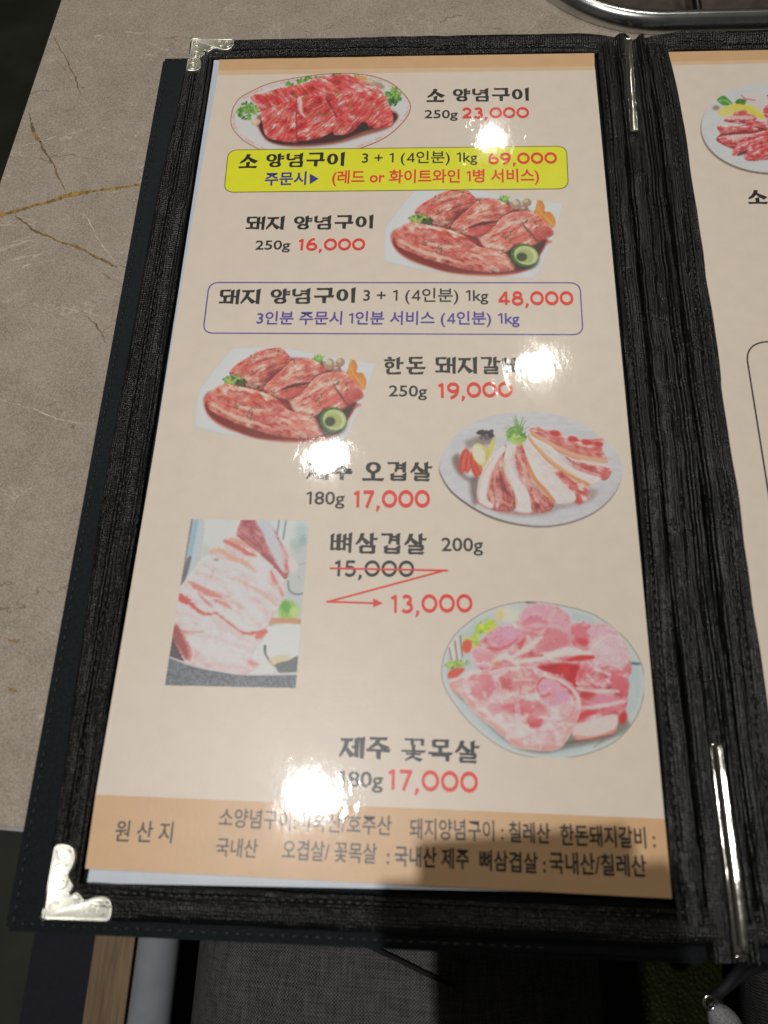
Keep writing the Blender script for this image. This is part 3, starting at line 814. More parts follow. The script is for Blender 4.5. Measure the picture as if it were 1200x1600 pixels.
def plain_text(body, bold=0.0):
    """Sans lettering; the figures 1 and 4 drawn as strokes, with a flag and an open angle."""
    V, F, x, run = [], [], 0.0, ''
    def put(v, f, dx):
        b = sum(len(q) for q in V); V.append(v + np.array([dx, 0, 0])); F.extend([[i + b for i in q] for q in f])
    def flush():
        nonlocal x, run
        if run.strip():
            v, f = font_glyphs(run.strip(), bold)
            x += 0.30 * (len(run) - len(run.lstrip()))
            lo, hi = v[:, 0].min(), v[:, 0].max()
            put(v, f, x - lo); x += hi - lo + 0.09 + 0.30 * (len(run) - len(run.rstrip()))
        else: x += 0.30 * len(run)
        run = ''
    for ch in body:
        if ch in '14':
            flush(); S = Strokes(); w = 0.085 + 1.6 * bold
            if ch == '1':
                S.ribbon([(0.03, 0.565), (0.12, 0.60), (0.225, 0.665)], w * 0.9); S.ribbon([(0.235, 0.70), (0.235, 0.35), (0.235, 0.0)], w); adv = 0.42
            else:
                S.ribbon([(0.37, 0.0), (0.37, 0.35), (0.37, 0.70)], w); S.ribbon([(0.36, 0.67), (0.20, 0.42), (0.05, 0.19)], w * 0.85); S.ribbon([(0.01, 0.185), (0.25, 0.185), (0.50, 0.185)], w * 0.9); adv = 0.58
            put(np.array(S.v), S.f, x); x += adv
        else: run += ch
    flush()
    return np.concatenate(V), F

class Strokes:
    """Lettering built from brush strokes; each stroke is one ribbon, lifted a hair above the last."""
    def __init__(s): s.v = []; s.f = []; s.k = 0
    def ribbon(s, pts, wid, caps=(0, 0), closed=False):
        P = np.array(pts, float); n = len(P)
        w = np.interp(np.linspace(0, 1, n), np.linspace(0, 1, len(wid)), wid) if hasattr(wid, '__len__') else np.full(n, wid)
        t = (np.roll(P, -1, 0) - np.roll(P, 1, 0)) if closed else np.gradient(P, axis=0)
        t /= np.linalg.norm(t, axis=1)[:, None] + 1e-9; nr = np.stack([-t[:, 1], t[:, 0]], 1)
        A, B = P + nr * w[:, None] / 2, P - nr * w[:, None] / 2
        if not closed:                         # slanted ends like a broad pen
            A[0] -= t[0] * caps[0]; B[0] += t[0] * caps[0]; A[-1] += t[-1] * caps[1]; B[-1] -= t[-1] * caps[1]
        b = len(s.v); z = s.k; s.k += 1
        s.v += [(*p, z) for p in A] + [(*p, z) for p in B]
        s.f += [(b + n + i, b + n + (i + 1) % n, b + (i + 1) % n, b + i) for i in range(n if closed else n - 1)]
        return P, t, w, z
    def round(s, pts, w):
        """Even line with half-round ends."""
        P, t, ww, z = s.ribbon(pts, w)
        for p, d in ((P[0], -t[0]), (P[-1], t[-1])):
            a0 = math.atan2(d[1], d[0]); b = len(s.v)
            s.v += [(*(p + w / 2 * np.array([math.cos(a0 + q), math.sin(a0 + q)])), z) for q in np.linspace(-math.pi / 2, math.pi / 2, 9)]
            s.f.append(list(range(b, b + 9)))
    def arrays(s): return np.array(s.v), s.f

def arc(cx, cy, rx, ry, a0, a1, n=28):
    return [(cx + rx * math.cos(math.radians(a)), cy + ry * math.sin(math.radians(a))) for a in np.linspace(a0, a1, n)]

# ---- wide round numerals for the prices
def numerals(text, w=0.155):
    S = Strokes(); x = 0.0
    for ch in text:
        if ch == '0':
            S.ribbon(arc(x + 0.40, 0.36, 0.325, 0.285, 0, 360, 41)[:-1], w, closed=True); x += 0.86
        elif ch == '1':
            S.round([(x + 0.06, 0.585), (x + 0.20, 0.625)], w * 0.85); S.ribbon([(x + 0.22, 0.70), (x + 0.22, 0.36), (x + 0.22, 0.02)], w); x += 0.46
        elif ch == '2':
            S.ribbon(arc(x + 0.33, 0.455, 0.225, 0.185, 165, -38, 20) + [(x + 0.34, 0.22), (x + 0.12, 0.075)], w)
            S.ribbon([(x + 0.06, 0.07), (x + 0.33, 0.07), (x + 0.62, 0.07)], w * 0.92); x += 0.74
        elif ch == '3':
            S.ribbon(arc(x + 0.31, 0.51, 0.20, 0.135, 150, -90, 20), w); S.ribbon(arc(x + 0.31, 0.215, 0.245, 0.16, 90, -150, 22), w); x += 0.70
        elif ch == '4':
            S.ribbon([(x + 0.47, 0.02), (x + 0.47, 0.36), (x + 0.47, 0.70)], w); S.ribbon([(x + 0.45, 0.66), (x + 0.25, 0.43), (x + 0.07, 0.22)], w * 0.9); S.ribbon([(x + 0.02, 0.205), (x + 0.35, 0.205), (x + 0.68, 0.205)], w * 0.9); x += 0.78
        elif ch == '5':
            S.ribbon([(x + 0.56, 0.645), (x + 0.35, 0.645), (x + 0.15, 0.645)], w * 0.9); S.ribbon([(x + 0.19, 0.68), (x + 0.165, 0.5), (x + 0.15, 0.37)], w * 0.9); S.ribbon(arc(x + 0.31, 0.235, 0.245, 0.175, 140, -150, 26), w); x += 0.70
        elif ch == '6':
            S.ribbon(arc(x + 0.36, 0.235, 0.265, 0.175, 0, 360, 37)[:-1], w, closed=True); S.ribbon(arc(x + 0.52, 0.27, 0.42, 0.42, 90, 178, 16), w * 0.95); x += 0.76
        elif ch == '7':
            S.ribbon([(x + 0.05, 0.64), (x + 0.30, 0.64), (x + 0.60, 0.64)], w * 0.95); S.ribbon([(x + 0.54, 0.66), (x + 0.38, 0.34), (x + 0.22, 0.0)], w); x += 0.68
        elif ch == '8':
            S.ribbon(arc(x + 0.36, 0.52, 0.205, 0.13, 0, 360, 33)[:-1], w * 0.95, closed=True); S.ribbon(arc(x + 0.36, 0.22, 0.27, 0.165, 0, 360, 37)[:-1], w, closed=True); x += 0.76
        elif ch == '9':
            S.ribbon(arc(x + 0.36, 0.475, 0.265, 0.175, 0, 360, 37)[:-1], w, closed=True); S.ribbon(arc(x + 0.20, 0.44, 0.42, 0.42, -90, -2, 16), w * 0.95); x += 0.76
        elif ch == ',':
            S.ribbon([(x + 0.17, 0.09), (x + 0.14, -0.03), (x + 0.07, -0.14)], [w * 1.15, w * 1.0, w * 0.5]); x += 0.34
    return S.arrays()

# ---- broad-pen Hangul for the dish names
def jamo(S, j, x0, y0, x1, y1, k=1.0):
    H, V = 0.136 * k, 0.235 * k                      # horizontal / vertical pen widths
    X = lambda u: x0 + (x1 - x0) * u
    Y = lambda u: y0 + (y1 - y0) * u
    hor = lambda a, b, y: S.ribbon([(X(a), Y(y)), (X((a + b) / 2), Y(y) + 0.006), (X(b), Y(y))], [H * 1.05, H * 0.9, H * 1.25], (0.02, 0.035))
    ver = lambda x, a, b: S.ribbon([(X(x), Y(a)), (X(x), Y((a + b) / 2)), (X(x), Y(b))], [V * 1.15, V * 0.95, V * 0.92], (0.045, 0.015))
    if j == 'ㅇ':
        cx, cy, rx, ry = X(0.5), Y(0.5), (x1 - x0) / 2 - V * 0.42, (y1 - y0) / 2 - H * 0.45
        P = arc(cx, cy, rx, ry, 0, 360, 37)[:-1]
        wd = [H * 0.85 + (V - H * 0.85) * abs(math.cos(math.radians(a))) ** 1.2 for a in np.linspace(0, 360, 37)[:-1]]
        S.ribbon(P, wd, closed=True)
    elif j == 'ㅅ':
        S.ribbon([(X(0.50), Y(1)), (X(0.42), Y(0.62)), (X(0.24), Y(0.25)), (X(0), Y(0.0))], [V * 1.1, V * 1.0, V * 0.8, V * 0.45], (0.03, 0.02))
        S.ribbon([(X(0.46), Y(0.66)), (X(0.66), Y(0.36)), (X(1.0), Y(0.04))], [V * 0.55, V * 0.95, V * 1.25], (0, 0.05))
    elif j == 'ㄱ':
        hor(0, 1, 0.93); S.ribbon([(X(0.93), Y(1.0)), (X(0.90), Y(0.5)), (X(0.74), Y(0.0))], [V * 1.05, V * 0.95, V * 0.6], (0, 0.02))
    elif j == 'ㄱ_':                                    # as a final or above a vowel bar: straight drop
        hor(0, 1, 0.90); S.ribbon([(X(0.92), Y(1.0)), (X(0.92), Y(0.5)), (X(0.91), Y(0.0))], [V, V * 0.95, V * 0.9], (0, 0.01))
    elif j == 'ㄴ':
        ver(0.09, 1, 0.1); S.ribbon([(X(0.05), Y(0.1)), (X(0.5), Y(0.08)), (X(1.0), Y(0.16))], [H * 1.1, H, H * 1.35], (0.01, 0.03))
    elif j == 'ㄷ':
        hor(0, 0.98, 0.92); ver(0.1, 0.95, 0.1); hor(0.03, 1, 0.08)
    elif j == 'ㄹ':
        hor(0, 0.96, 0.93); S.ribbon([(X(0.91), Y(1)), (X(0.91), Y(0.7)), (X(0.91), Y(0.5))], V * 0.85); hor(0.02, 0.96, 0.5)
        S.ribbon([(X(0.09), Y(0.52)), (X(0.09), Y(0.3)), (X(0.09), Y(0.05))], V * 0.85); hor(0.03, 1, 0.06)
    elif j == 'ㅁ':
        ver(0.08, 1, 0); ver(0.92, 1, 0); hor(0.06, 0.94, 0.9); hor(0.06, 0.94, 0.08)
    elif j == 'ㅂ':
        ver(0.08, 1, 0); ver(0.92, 1, 0); hor(0.06, 0.94, 0.55); hor(0.06, 0.94, 0.08)
    elif j == 'ㅈ':
        hor(0.04, 0.96, 0.93)
        S.ribbon([(X(0.52), Y(0.95)), (X(0.40), Y(0.5)), (X(0), Y(0.0))], [V, V * 0.9, V * 0.45], (0, 0.02))
        S.ribbon([(X(0.46), Y(0.52)), (X(0.68), Y(0.27)), (X(1.0), Y(0.03))], [V * 0.5, V * 0.9, V * 1.2], (0, 0.05))
    elif j == 'ㅊ':
        S.ribbon([(X(0.38), Y(1.0)), (X(0.5), Y(0.97)), (X(0.66), Y(0.93))], [H, H * 1.1, H * 0.9]); jamo(S, 'ㅈ', x0, y0, x1, Y(0.80), k * 0.9)
    elif j == 'ㅎ':
        S.ribbon([(X(0.32), Y(0.98)), (X(0.5), Y(0.96)), (X(0.68), Y(0.94))], [H * 1.0, H * 1.1, H * 0.9]); hor(0.0, 1.0, 0.74); jamo(S, 'ㅇ', X(0.08), y0, X(0.92), Y(0.60), k * 0.92)
    elif j == 'ㅗ': ver(0.5, 1.0, 0.15); hor(0, 1, 0.08)
    elif j == 'ㅜ': hor(0, 1, 0.92); ver(0.52, 0.9, 0.0)
    elif j == 'ㅣ': ver(0.5, 1, 0)
    elif j == 'ㅏ': ver(0.32, 1, 0); hor(0.4, 1.0, 0.52)
    elif j == 'ㅑ': ver(0.32, 1, 0); hor(0.4, 1.0, 0.66); hor(0.4, 1.0, 0.38)
    elif j == 'ㅓ': ver(0.72, 1, 0); hor(0.0, 0.66, 0.55)
    elif j == 'ㅕ': ver(0.74, 1, 0); hor(0.0, 0.68, 0.70); hor(0.0, 0.68, 0.42)
    elif j == 'ㅐ': ver(0.18, 0.97, 0.05); ver(0.84, 1, 0); hor(0.2, 0.82, 0.52)
    elif j == 'ㅔ': ver(0.42, 0.97, 0.05); ver(0.88, 1, 0); hor(0.0, 0.4, 0.52)

SYL = {
 '소': [('ㅅ', .05, .36, .95, 1), ('ㅗ', 0, .0, 1, .42)],
 '양': [('ㅇ', .02, .42, .58, .97), ('ㅑ', .58, .38, 1, 1), ('ㅇ', .22, 0, .84, .40)],
 '념': [('ㄴ', .04, .50, .50, .98), ('ㅕ', .42, .40, .96, 1), ('ㅁ', .22, 0, .90, .36)],
 '구': [('ㄱ_', .12, .50, .88, 1), ('ㅜ', 0, 0, 1, .48)],
 '이': [('ㅇ', .02, .12, .60, .92), ('ㅣ', .72, 0, 1, 1)],
 '돼': [('ㄷ', .04, .52, .56, .98), ('ㅗ', 0, .10, .60, .54), ('ㅐ', .58, 0, 1, 1)],
 '지': [('ㅈ', .0, .06, .68, .94), ('ㅣ', .72, 0, 1, 1)],
 '한': [('ㅎ', .02, .34, .58, 1), ('ㅏ', .60, .28, 1, 1), ('ㄴ', .16, 0, .88, .30)],
 '돈': [('ㄷ', .16, .64, .84, 1), ('ㅗ', .02, .32, .98, .66), ('ㄴ', .16, 0, .88, .28)],
 '갈': [('ㄱ', .04, .46, .54, .98), ('ㅏ', .60, .42, 1, 1), ('ㄹ', .18, 0, .88, .40)],
 '비': [('ㅂ', .04, .10, .58, .94), ('ㅣ', .72, 0, 1, 1)],
 '제': [('ㅈ', .0, .06, .56, .92), ('ㅔ', .50, 0, 1, 1)],
 '주': [('ㅈ', .10, .46, .90, 1), ('ㅜ', 0, 0, 1, .44)],
 '오': [('ㅇ', .16, .38, .84, 1), ('ㅗ', 0, 0, 1, .44)],
 '겹': [('ㄱ', .04, .46, .54, .98), ('ㅕ', .44, .42, .96, 1), ('ㅂ', .22, 0, .90, .38)],
 '살': [('ㅅ', .0, .44, .60, 1), ('ㅏ', .60, .42, 1, 1), ('ㄹ', .18, 0, .88, .40)],
 '뼈': [('ㅂ', .0, .12, .32, .94), ('ㅂ', .33, .12, .62, .94), ('ㅕ', .52, 0, .98, 1)],
 '삼': [('ㅅ', .0, .44, .60, 1), ('ㅏ', .60, .40, 1, 1), ('ㅁ', .20, 0, .88, .37)],
 '꽃': [('ㄱ_', .12, .70, .47, 1), ('ㄱ_', .53, .70, .90, 1), ('ㅗ', 0, .40, 1, .72), ('ㅊ', .16, 0, .84, .40)],
 '목': [('ㅁ', .18, .66, .82, 1), ('ㅗ', 0, .34, 1, .68), ('ㄱ_', .14, 0, .86, .30)],
}
def brush(text):
    S = Strokes(); x = 0.0
    for ch in text:
        if ch == ' ': x += 0.42; continue
        parts = SYL[ch]
        k = 0.86 if len(parts) >= 3 else 1.0
        if ch in '뼈꽃': k = 0.74
        for j, a, b, c, d in parts:
            jamo(S, j, x + a * 1.16, b, x + c * 1.16, d, k)
        x += 1.30
    return S.arrays()

def place(name, arrays, bl, br, hpx, mat, parent=None, z=Z3):
    v, f = arrays
    v = np.array(v, float)
    A, B = at(*bl)[:2], at(*br)[:2]
    mid = (np.array(bl) + np.array(br)) / 2
    T = at(mid[0], mid[1] - hpx)[:2] - at(mid[0], mid[1])[:2]
    ux = B - A; nrm = np.array([-ux[1], ux[0]]) / np.linalg.norm(ux)
    h = nrm * (T @ nrm)
    lo, hi = v[:, :2].min(0), v[:, :2].max(0)
    q = (v[:, :2] - lo) / (hi - lo)
    xy = A + q[:, :1] * ux + q[:, 1:] * h
    kz = v[:, 2:] * 0.0000006
    return mesh_obj(name, np.c_[xy, z + kz], f, mat, parent or page)

K, R_, G = M['black'], M['red'], M['grey_black']
NM, PR, WT, TX = 'dish_name', 'price', 'portion_text', 'offer_text'
place(NM, brush('소 양념구이'), (666, 160), (827, 158.5), 21.5, K)
place(WT, plain_text('250g', 0.012), (663, 189), (715, 189), 17, G)
place(PR, numerals('23,000'), (722, 189), (827, 188.5), 21, R_)
place(NM, brush('소 양념구이'), (372, 263.5), (538, 260.5), 23, K)
place(TX, plain_text('3 + 1 (4인분) 1kg', 0.010), (565, 259.5), (746, 258), 22.5, K)
place(PR, numerals('69,000'), (763, 261), (871, 260), 23, R_)
place(TX, plain_text('주문시', 0.022), (413, 290.5), (478, 289), 21, M['blue'])
tri = [at(484, 288), at(498, 279.5), at(484, 271.5)]
mesh_obj('arrow_mark', [(*p[:2], Z3) for p in tri], [(0, 1, 2)], M['blue'], page)
place(TX, plain_text('(레드 or 화이트와인 1병 서비스)', 0.020), (518, 291), (843, 288.5), 25, R_)
place(NM, brush('돼지 양념구이'), (383, 360.5), (583, 358), 22.5, K)
place(WT, plain_text('250g', 0.012), (398, 395), (452.5, 394.5), 19, G)
place(PR, numerals('16,000'), (465, 396), (570, 395.5), 24, R_)
place(NM, brush('돼지 양념구이'), (341, 477), (555, 474), 25, K)
place(TX, plain_text('3 + 1 (4인분) 1kg', 0.010), (567, 475.5), (763, 476), 25.5, K)
place(PR, numerals('48,000'), (779, 482), (897, 482), 27, R_)
place(TX, plain_text('3인분 주문시 1인분 서비스 (4인분) 1kg', 0.016), (400, 511), (812, 511.5), 25, M['violet'])
place(NM, brush('한돈 돼지갈비'), (599, 585.5), (817, 585), 28, K)
place(WT, plain_text('250g', 0.012), (607, 625), (667, 625.5), 23, G)
place(PR, numerals('19,000'), (685, 628), (802, 626), 30, R_)
place(NM, brush('제주 오겹살'), (478, 751), (676, 752.5), 31, K)
place(WT, plain_text('180g', 0.012), (477, 795), (538, 795), 27, G)
place(PR, numerals('17,000'), (552, 800), (672, 799.5), 34, R_)
place(NM, brush('뼈삼겹살'), (515, 865), (667, 867), 34, K)
place(WT, plain_text('200g', 0.012), (690, 868), (755, 868.5), 28, G)
place(PR, numerals('15,000', 0.135), (522, 907), (647, 908), 32, K)
S = Strokes()
for a, b in (((515, 888), (700, 891.5)), ((696, 891), (510, 941)), ((511, 940), (585, 942.5))):
    A, B = at(*a)[:2], at(*b)[:2]; S.ribbon([A, (A + B) / 2, B], 0.00062)
v, f = S.arrays()
v[:, 2] = Z3 + 0.00002 + v[:, 2] * 2e-6
n0 = len(v)
v = np.r_[v, [[*at(*q)[:2], Z3 + 0.00003] for q in ((583, 949), (598.5, 942.5), (583, 935))]]
mesh_obj('price_cut_arrow', v, f + [(n0, n0 + 1, n0 + 2)], R_, page)
place(PR, numerals('13,000', 0.14), (611, 965), (739, 964), 36, R_)
place(NM, brush('제주 꽃목살'), (529, 1186), (750, 1194), 37, K)
place(WT, plain_text('180g', 0.012), (527, 1237), (598, 1239), 33, G)
place(PR, numerals('17,000', 0.14), (606, 1242), (747, 1247), 41, R_)
OT = 'origin_text'
place(OT, plain_text('원 산 지', 0.010), (178, 1315), (268, 1318), 34, G)
place(OT, plain_text('소양념구이:미국산/호주산', 0.010), (341, 1292), (611, 1306), 31, G)
place(OT, plain_text('돼지양념구이 :', 0.012), (640, 1311), (787, 1315), 33, G)
place(OT, plain_text('칠레산', 0.018), (795, 1316), (860, 1319), 33, G)
place(OT, plain_text('한돈돼지갈비 :', 0.018), (876, 1321), (1025, 1327), 34, G)
place(OT, plain_text('국내산', 0.010), (336, 1338), (401, 1341), 30, G)
place(OT, plain_text('오겹살/ 꽃목살', 0.010), (440, 1343), (588, 1350), 32, G)
place(OT, plain_text(': 국내산 제주', 0.020), (604, 1353), (733, 1359), 33, G)
place(OT, plain_text('뼈삼겹살 :', 0.020), (749, 1360), (853, 1366), 33, G)
place(OT, plain_text('국내산/칠레산', 0.020), (859, 1365), (1011, 1371), 35, G)
place(NM, brush('소'), (1169, 319), (1201, 319), 22, K, pageR)
# ------------------------------------------------------------------ the printed dish photographs
LAT = {}
def vnoise(x, y, seed):
    if seed not in LAT: LAT[seed] = np.random.default_rng(seed).random((257, 257))
    T = LAT[seed]
    xi, yi = np.floor(x).astype(int), np.floor(y).astype(int); fx, fy = x - xi, y - yi
    fx, fy = fx * fx * (3 - 2 * fx), fy * fy * (3 - 2 * fy)
    xi &= 255; yi &= 255
    return (T[yi, xi] * (1 - fx) + T[yi, xi + 1] * fx) * (1 - fy) + (T[yi + 1, xi] * (1 - fx) + T[yi + 1, xi + 1] * fx) * fy
def fbm(x, y, seed, oct=4):
    s = 0; a = 0.5; t = 0
    for i in range(oct):
        s = s + a * vnoise(x * 2 ** i + 17.3 * i, y * 2 ** i + 5.1 * i, seed + i); t += a; a *= 0.55
    return s / t
def sstep(a, b, x):
    u = np.clip((x - a) / (b - a + 1e-9), 0, 1); return u * u * (3 - 2 * u)

class Print:
    """A small painted print; units are photograph pixels times `k`, from the corner (ox, oy)."""
    def __init__(s, ox, oy, k, w, h, step=1.0, bgcol=PAGE_RGB):
        s.ox, s.oy, s.k = ox, oy, k
        nx, ny = int(w / k / step) + 1, int(h / k / step) + 1
        s.X, s.Y = np.meshgrid(np.linspace(0, w, nx), np.linspace(0, h, ny))
        s.C = np.zeros(s.X.shape + (3,)) + np.array(bgcol, float)
        s.A = np.zeros(s.X.shape)
        s.px = k * step
    def smooth(s, pts, n=6):
        P = np.array(pts, float); out = []
        for i in range(len(P)):
            p0, p1, p2, p3 = P[i - 1], P[i], P[(i + 1) % len(P)], P[(i + 2) % len(P)]
            for u in np.arange(n) / n:
                out.append(0.5 * (2 * p1 + (p2 - p0) * u + (2 * p0 - 5 * p1 + 4 * p2 - p3) * u * u + (3 * p1 - p0 - 3 * p2 + p3) * u ** 3))
        return np.array(out)
    def sdf(s, pts, sm=True, warp=0, wseed=5, wscale=18):
        P = s.smooth(pts) if sm else np.array(pts, float)
        X, Y = s.X, s.Y
        if warp:
            X = X + warp * (fbm(X / wscale, Y / wscale, wseed, 3) - 0.5) * 2; Y = Y + warp * (fbm(X / wscale + 40, Y / wscale, wseed + 50, 3) - 0.5) * 2
        d = np.full(X.shape, 1e9); ins = np.zeros(X.shape, bool)
        for i in range(len(P)):
            ax, ay = P[i - 1]; bx, by = P[i]
            ex, ey = bx - ax, by - ay; L = ex * ex + ey * ey + 1e-9
            t = np.clip(((X - ax) * ex + (Y - ay) * ey) / L, 0, 1)
            d = np.minimum(d, (X - ax - t * ex) ** 2 + (Y - ay - t * ey) ** 2)
            c = (ay > Y) != (by > Y)
            ins ^= c & (X < ex * (Y - ay) / (ey if abs(ey) > 1e-9 else 1e-9) + ax)
        d = np.sqrt(d)
        return np.where(ins, d, -d)
    def lay(s, m, col, solid=False):
        col = np.asarray(col, float)
        s.C = s.C * (1 - m[..., None]) + col * m[..., None]
        if solid: s.A = np.maximum(s.A, m)
    def poly(s, pts, col, soft=None, sm=True, al=1.0, solid=False, warp=0, tex=0.0, tscale=10, seed=3):
        d = s.sdf(pts, sm, warp); so = soft or s.px
        m = sstep(-so, so, d) * al
        c = np.asarray(col, float)
        if tex: c = c * (1 + tex * (fbm(s.X / tscale, s.Y / tscale, seed) - 0.5) * 2)[..., None]
        s.lay(m, c, solid); return d
    def ell(s, cx, cy, rx, ry, col, ang=0, soft=None, al=1.0, tex=0.0, seed=9, warp=0.0):
        a = math.radians(ang); x, y = s.X - cx, s.Y - cy
        if warp: x = x + warp * (fbm(s.X / 30, s.Y / 30, seed + 3, 3) - 0.5) * 2; y = y + warp * (fbm(s.X / 30 + 9, s.Y / 30, seed + 8, 3) - 0.5) * 2
        u, v = (x * math.cos(a) + y * math.sin(a)) / rx, (-x * math.sin(a) + y * math.cos(a)) / ry
        d = (1 - np.sqrt(u * u + v * v)) * min(rx, ry); so = soft or s.px
        c = np.asarray(col, float)
        if tex: c = c * (1 + tex * (fbm(s.X / 7, s.Y / 7, seed) - 0.5) * 2)[..., None]
        s.lay(sstep(-so, so, d) * al, c)
    def line(s, pts, wd, col, soft=None, al=1.0, warp=0.0, seed=31, mask=None):
        P = np.array(pts, float); n = len(P)
        if n > 2:                                   # curve through the points
            out = []
            for i in range(n - 1):
                p0, p1, p2, p3 = P[max(i - 1, 0)], P[i], P[i + 1], P[min(i + 2, n - 1)]
                for u in np.arange(5) / 5: out.append(0.5 * (2 * p1 + (p2 - p0) * u + (2 * p0 - 5 * p1 + 4 * p2 - p3) * u * u + (3 * p1 - p0 - 3 * p2 + p3) * u ** 3))
            P = np.array(out + [P[-1]])
        X, Y = s.X, s.Y
        if warp: X = X + warp * (fbm(X / 14, Y / 14, seed, 3) - 0.5) * 2; Y = Y + warp * (fbm(X / 14, Y / 14, seed + 9, 3) - 0.5) * 2
        d = np.full(X.shape, 1e9); wv = np.interp(np.linspace(0, 1, len(P)), np.linspace(0, 1, len(wd)), wd) if hasattr(wd, '__len__') else np.full(len(P), wd)
        for i in range(1, len(P)):
            (ax, ay), (bx, by) = P[i - 1], P[i]; ex, ey = bx - ax, by - ay; L = ex * ex + ey * ey + 1e-9
            t = np.clip(((X - ax) * ex + (Y - ay) * ey) / L, 0, 1)
            d = np.minimum(d, np.sqrt((X - ax - t * ex) ** 2 + (Y - ay - t * ey) ** 2) - (wv[i - 1] + (wv[i] - wv[i - 1]) * t) / 2)
        so = soft or s.px
        m = sstep(so, -so, d) * al
        if mask is not None: m = m * mask
        s.lay(m, col)
    def meat(s, pts, ang, stops, sx=60, sy=9, seed=1, warp=5, edge=22, soft=None, fine=0.18, shade=0.35, curve=0.0, al=1.0):
        """A slab of meat: streaks along `ang`, tone stops from dark lean to white fat, its rounded printed shading."""
        d = s.sdf(pts, True, warp, seed + 60)
        m = sstep(-(soft or s.px), (soft or s.px), d) * al
        a = math.radians(ang)
        x, y = s.X, s.Y
        u, v = x * math.cos(a) + y * math.sin(a), -x * math.sin(a) + y * math.cos(a)
        v = v + curve * (fbm(x / 70, y / 70, seed + 5, 2) - 0.5) * 2
        v = v + 34 * (fbm(u / 75, v / 60, seed + 7, 3) - 0.5)
        low = fbm(x / 48, y / 40, seed + 44, 3)
        n = 0.6 * fbm(u / (sx * 1.7), v / sy, seed, 4) + 0.4 * fbm(u / sx * 1.3, v / sy * 1.9, seed + 20, 3)
        n = np.clip((n - 0.5) * 1.5 + 0.47 + (low - 0.5) * 0.9, 0, 1)
        ts = [q[0] for q in stops]; cs = np.array([q[1] for q in stops], float)
        c = np.stack([np.interp(n, ts, cs[:, i]) for i in range(3)], -1)
        c = c * (1 + fine * (fbm(x / 5, y / 5, seed + 33, 2) - 0.5) * 2 + fine * 1.6 * (fbm(x / 34, y / 26, seed + 71, 2) - 0.5) * 2)[..., None]
        gy, gx = np.gradient(d)
        gl = np.sqrt(gx * gx + gy * gy) + 1e-6
        lit = (gx * 0.5 + gy * 0.85) / gl                       # rising edge facing the top left
        k = np.clip(1 - d / edge, 0, 1) ** 1.5
        c = c * (1 + shade * k * lit)[..., None]
        s.lay(m, np.clip(c, 0, 255)); return m
    def parsley(s, x0, x1, y0, y1, n, seed, dark=(35, 66, 30), mid=(66, 112, 46), light=(120, 160, 70), r=(7, 15)):
        rg = np.random.default_rng(seed); cx, cy = (x0 + x1) / 2, (y0 + y1) / 2
        for i in range(n):
            a, q = rg.random() * 6.28, math.sqrt(rg.random())
            c = (dark, mid, mid, light)[min(3, int(i / n * 4 + rg.random() * 0.8))]
            f = 0.85 + 0.3 * rg.random()
            s.ell(cx + math.cos(a) * q * (x1 - x0) / 2, cy + math.sin(a) * q * (y1 - y0) / 2, rg.uniform(*r), rg.uniform(r[0] * 0.5, r[1] * 0.6), tuple(c_ * f for c_ in c), rg.random() * 180, al=0.9)
    def specks(s, x0, x1, y0, y1, n, seed, col, r=(2, 5), mask=None, al=0.7):
        rg = np.random.default_rng(seed)
        for i in range(n): s.ell(rg.uniform(x0, x1), rg.uniform(y0, y1), rg.uniform(*r), rg.uniform(*r) * 0.7, col, rg.random() * 180, al=al)
    def grain(s, amt=4.0, seed=77):
        rg = np.random.default_rng(seed); s.C = np.clip(s.C + rg.normal(0, amt, s.X.shape)[..., None] * s.A[..., None], 0, 255)
    def pagexy(s):
        px, py = s.ox + s.X / s.k, s.oy + s.Y / s.k
        d = np.stack([(px - 600) / F_PX, (py - 800) / F_PX, np.ones_like(px)], -1) @ CAM_R
        t = -CAM_C[2] / d[..., 2]
        return np.stack([CAM_C[0] + t * d[..., 0], CAM_C[1] + t * d[..., 1]], -1)
    def build(s, name, parent, z, label=None, xy=None, clip=True):
        xy = s.pagexy() if xy is None else xy
        ny, nx = s.X.shape
        keep = s.A > 0.5 if clip else np.ones_like(s.A, bool)
        q = keep[:-1, :-1] | keep[1:, :-1] | keep[:-1, 1:] | keep[1:, 1:]
        idx = np.arange(ny * nx).reshape(ny, nx)
        F = np.stack([idx[1:, :-1], idx[1:, 1:], idx[:-1, 1:], idx[:-1, :-1]], -1)[q]
        used = np.unique(F); remap = np.full(ny * nx, -1); remap[used] = np.arange(len(used)); F = remap[F]
        P = xy.reshape(-1, 2)[used]; c0 = np.r_[(P.min(0) + P.max(0)) / 2, z]
        co = np.c_[P, np.full(len(P), z)] - c0
        me = bpy.data.meshes.new(name)
        me.vertices.add(len(co)); me.vertices.foreach_set('co', co.ravel())
        me.loops.add(F.size); me.loops.foreach_set('vertex_index', F.ravel())
        me.polygons.add(len(F)); me.polygons.foreach_set('loop_start', np.arange(len(F)) * 4); me.polygons.foreach_set('loop_total', np.full(len(F), 4))
        me.update(calc_edges=True); me.validate()
        at_ = me.color_attributes.new('ink', 'FLOAT_COLOR', 'POINT')
        lin = s2l(s.C.reshape(-1, 3)[used]) / ILLUM
        lin = np.clip(np.where(lin > 0.5, 0.5 + 0.4 * (1 - np.exp(-(lin - 0.5) / 0.4)), lin), 0.004, 0.9)     # ink on paper: whites roll off
        at_.data.foreach_set('color', np.c_[lin, np.ones(len(lin))].ravel())
        me.materials.append(M['photo'])
        o = bpy.data.objects.new(name, me); link(o, parent, c0)
        if label: o['label'] = label
        return o

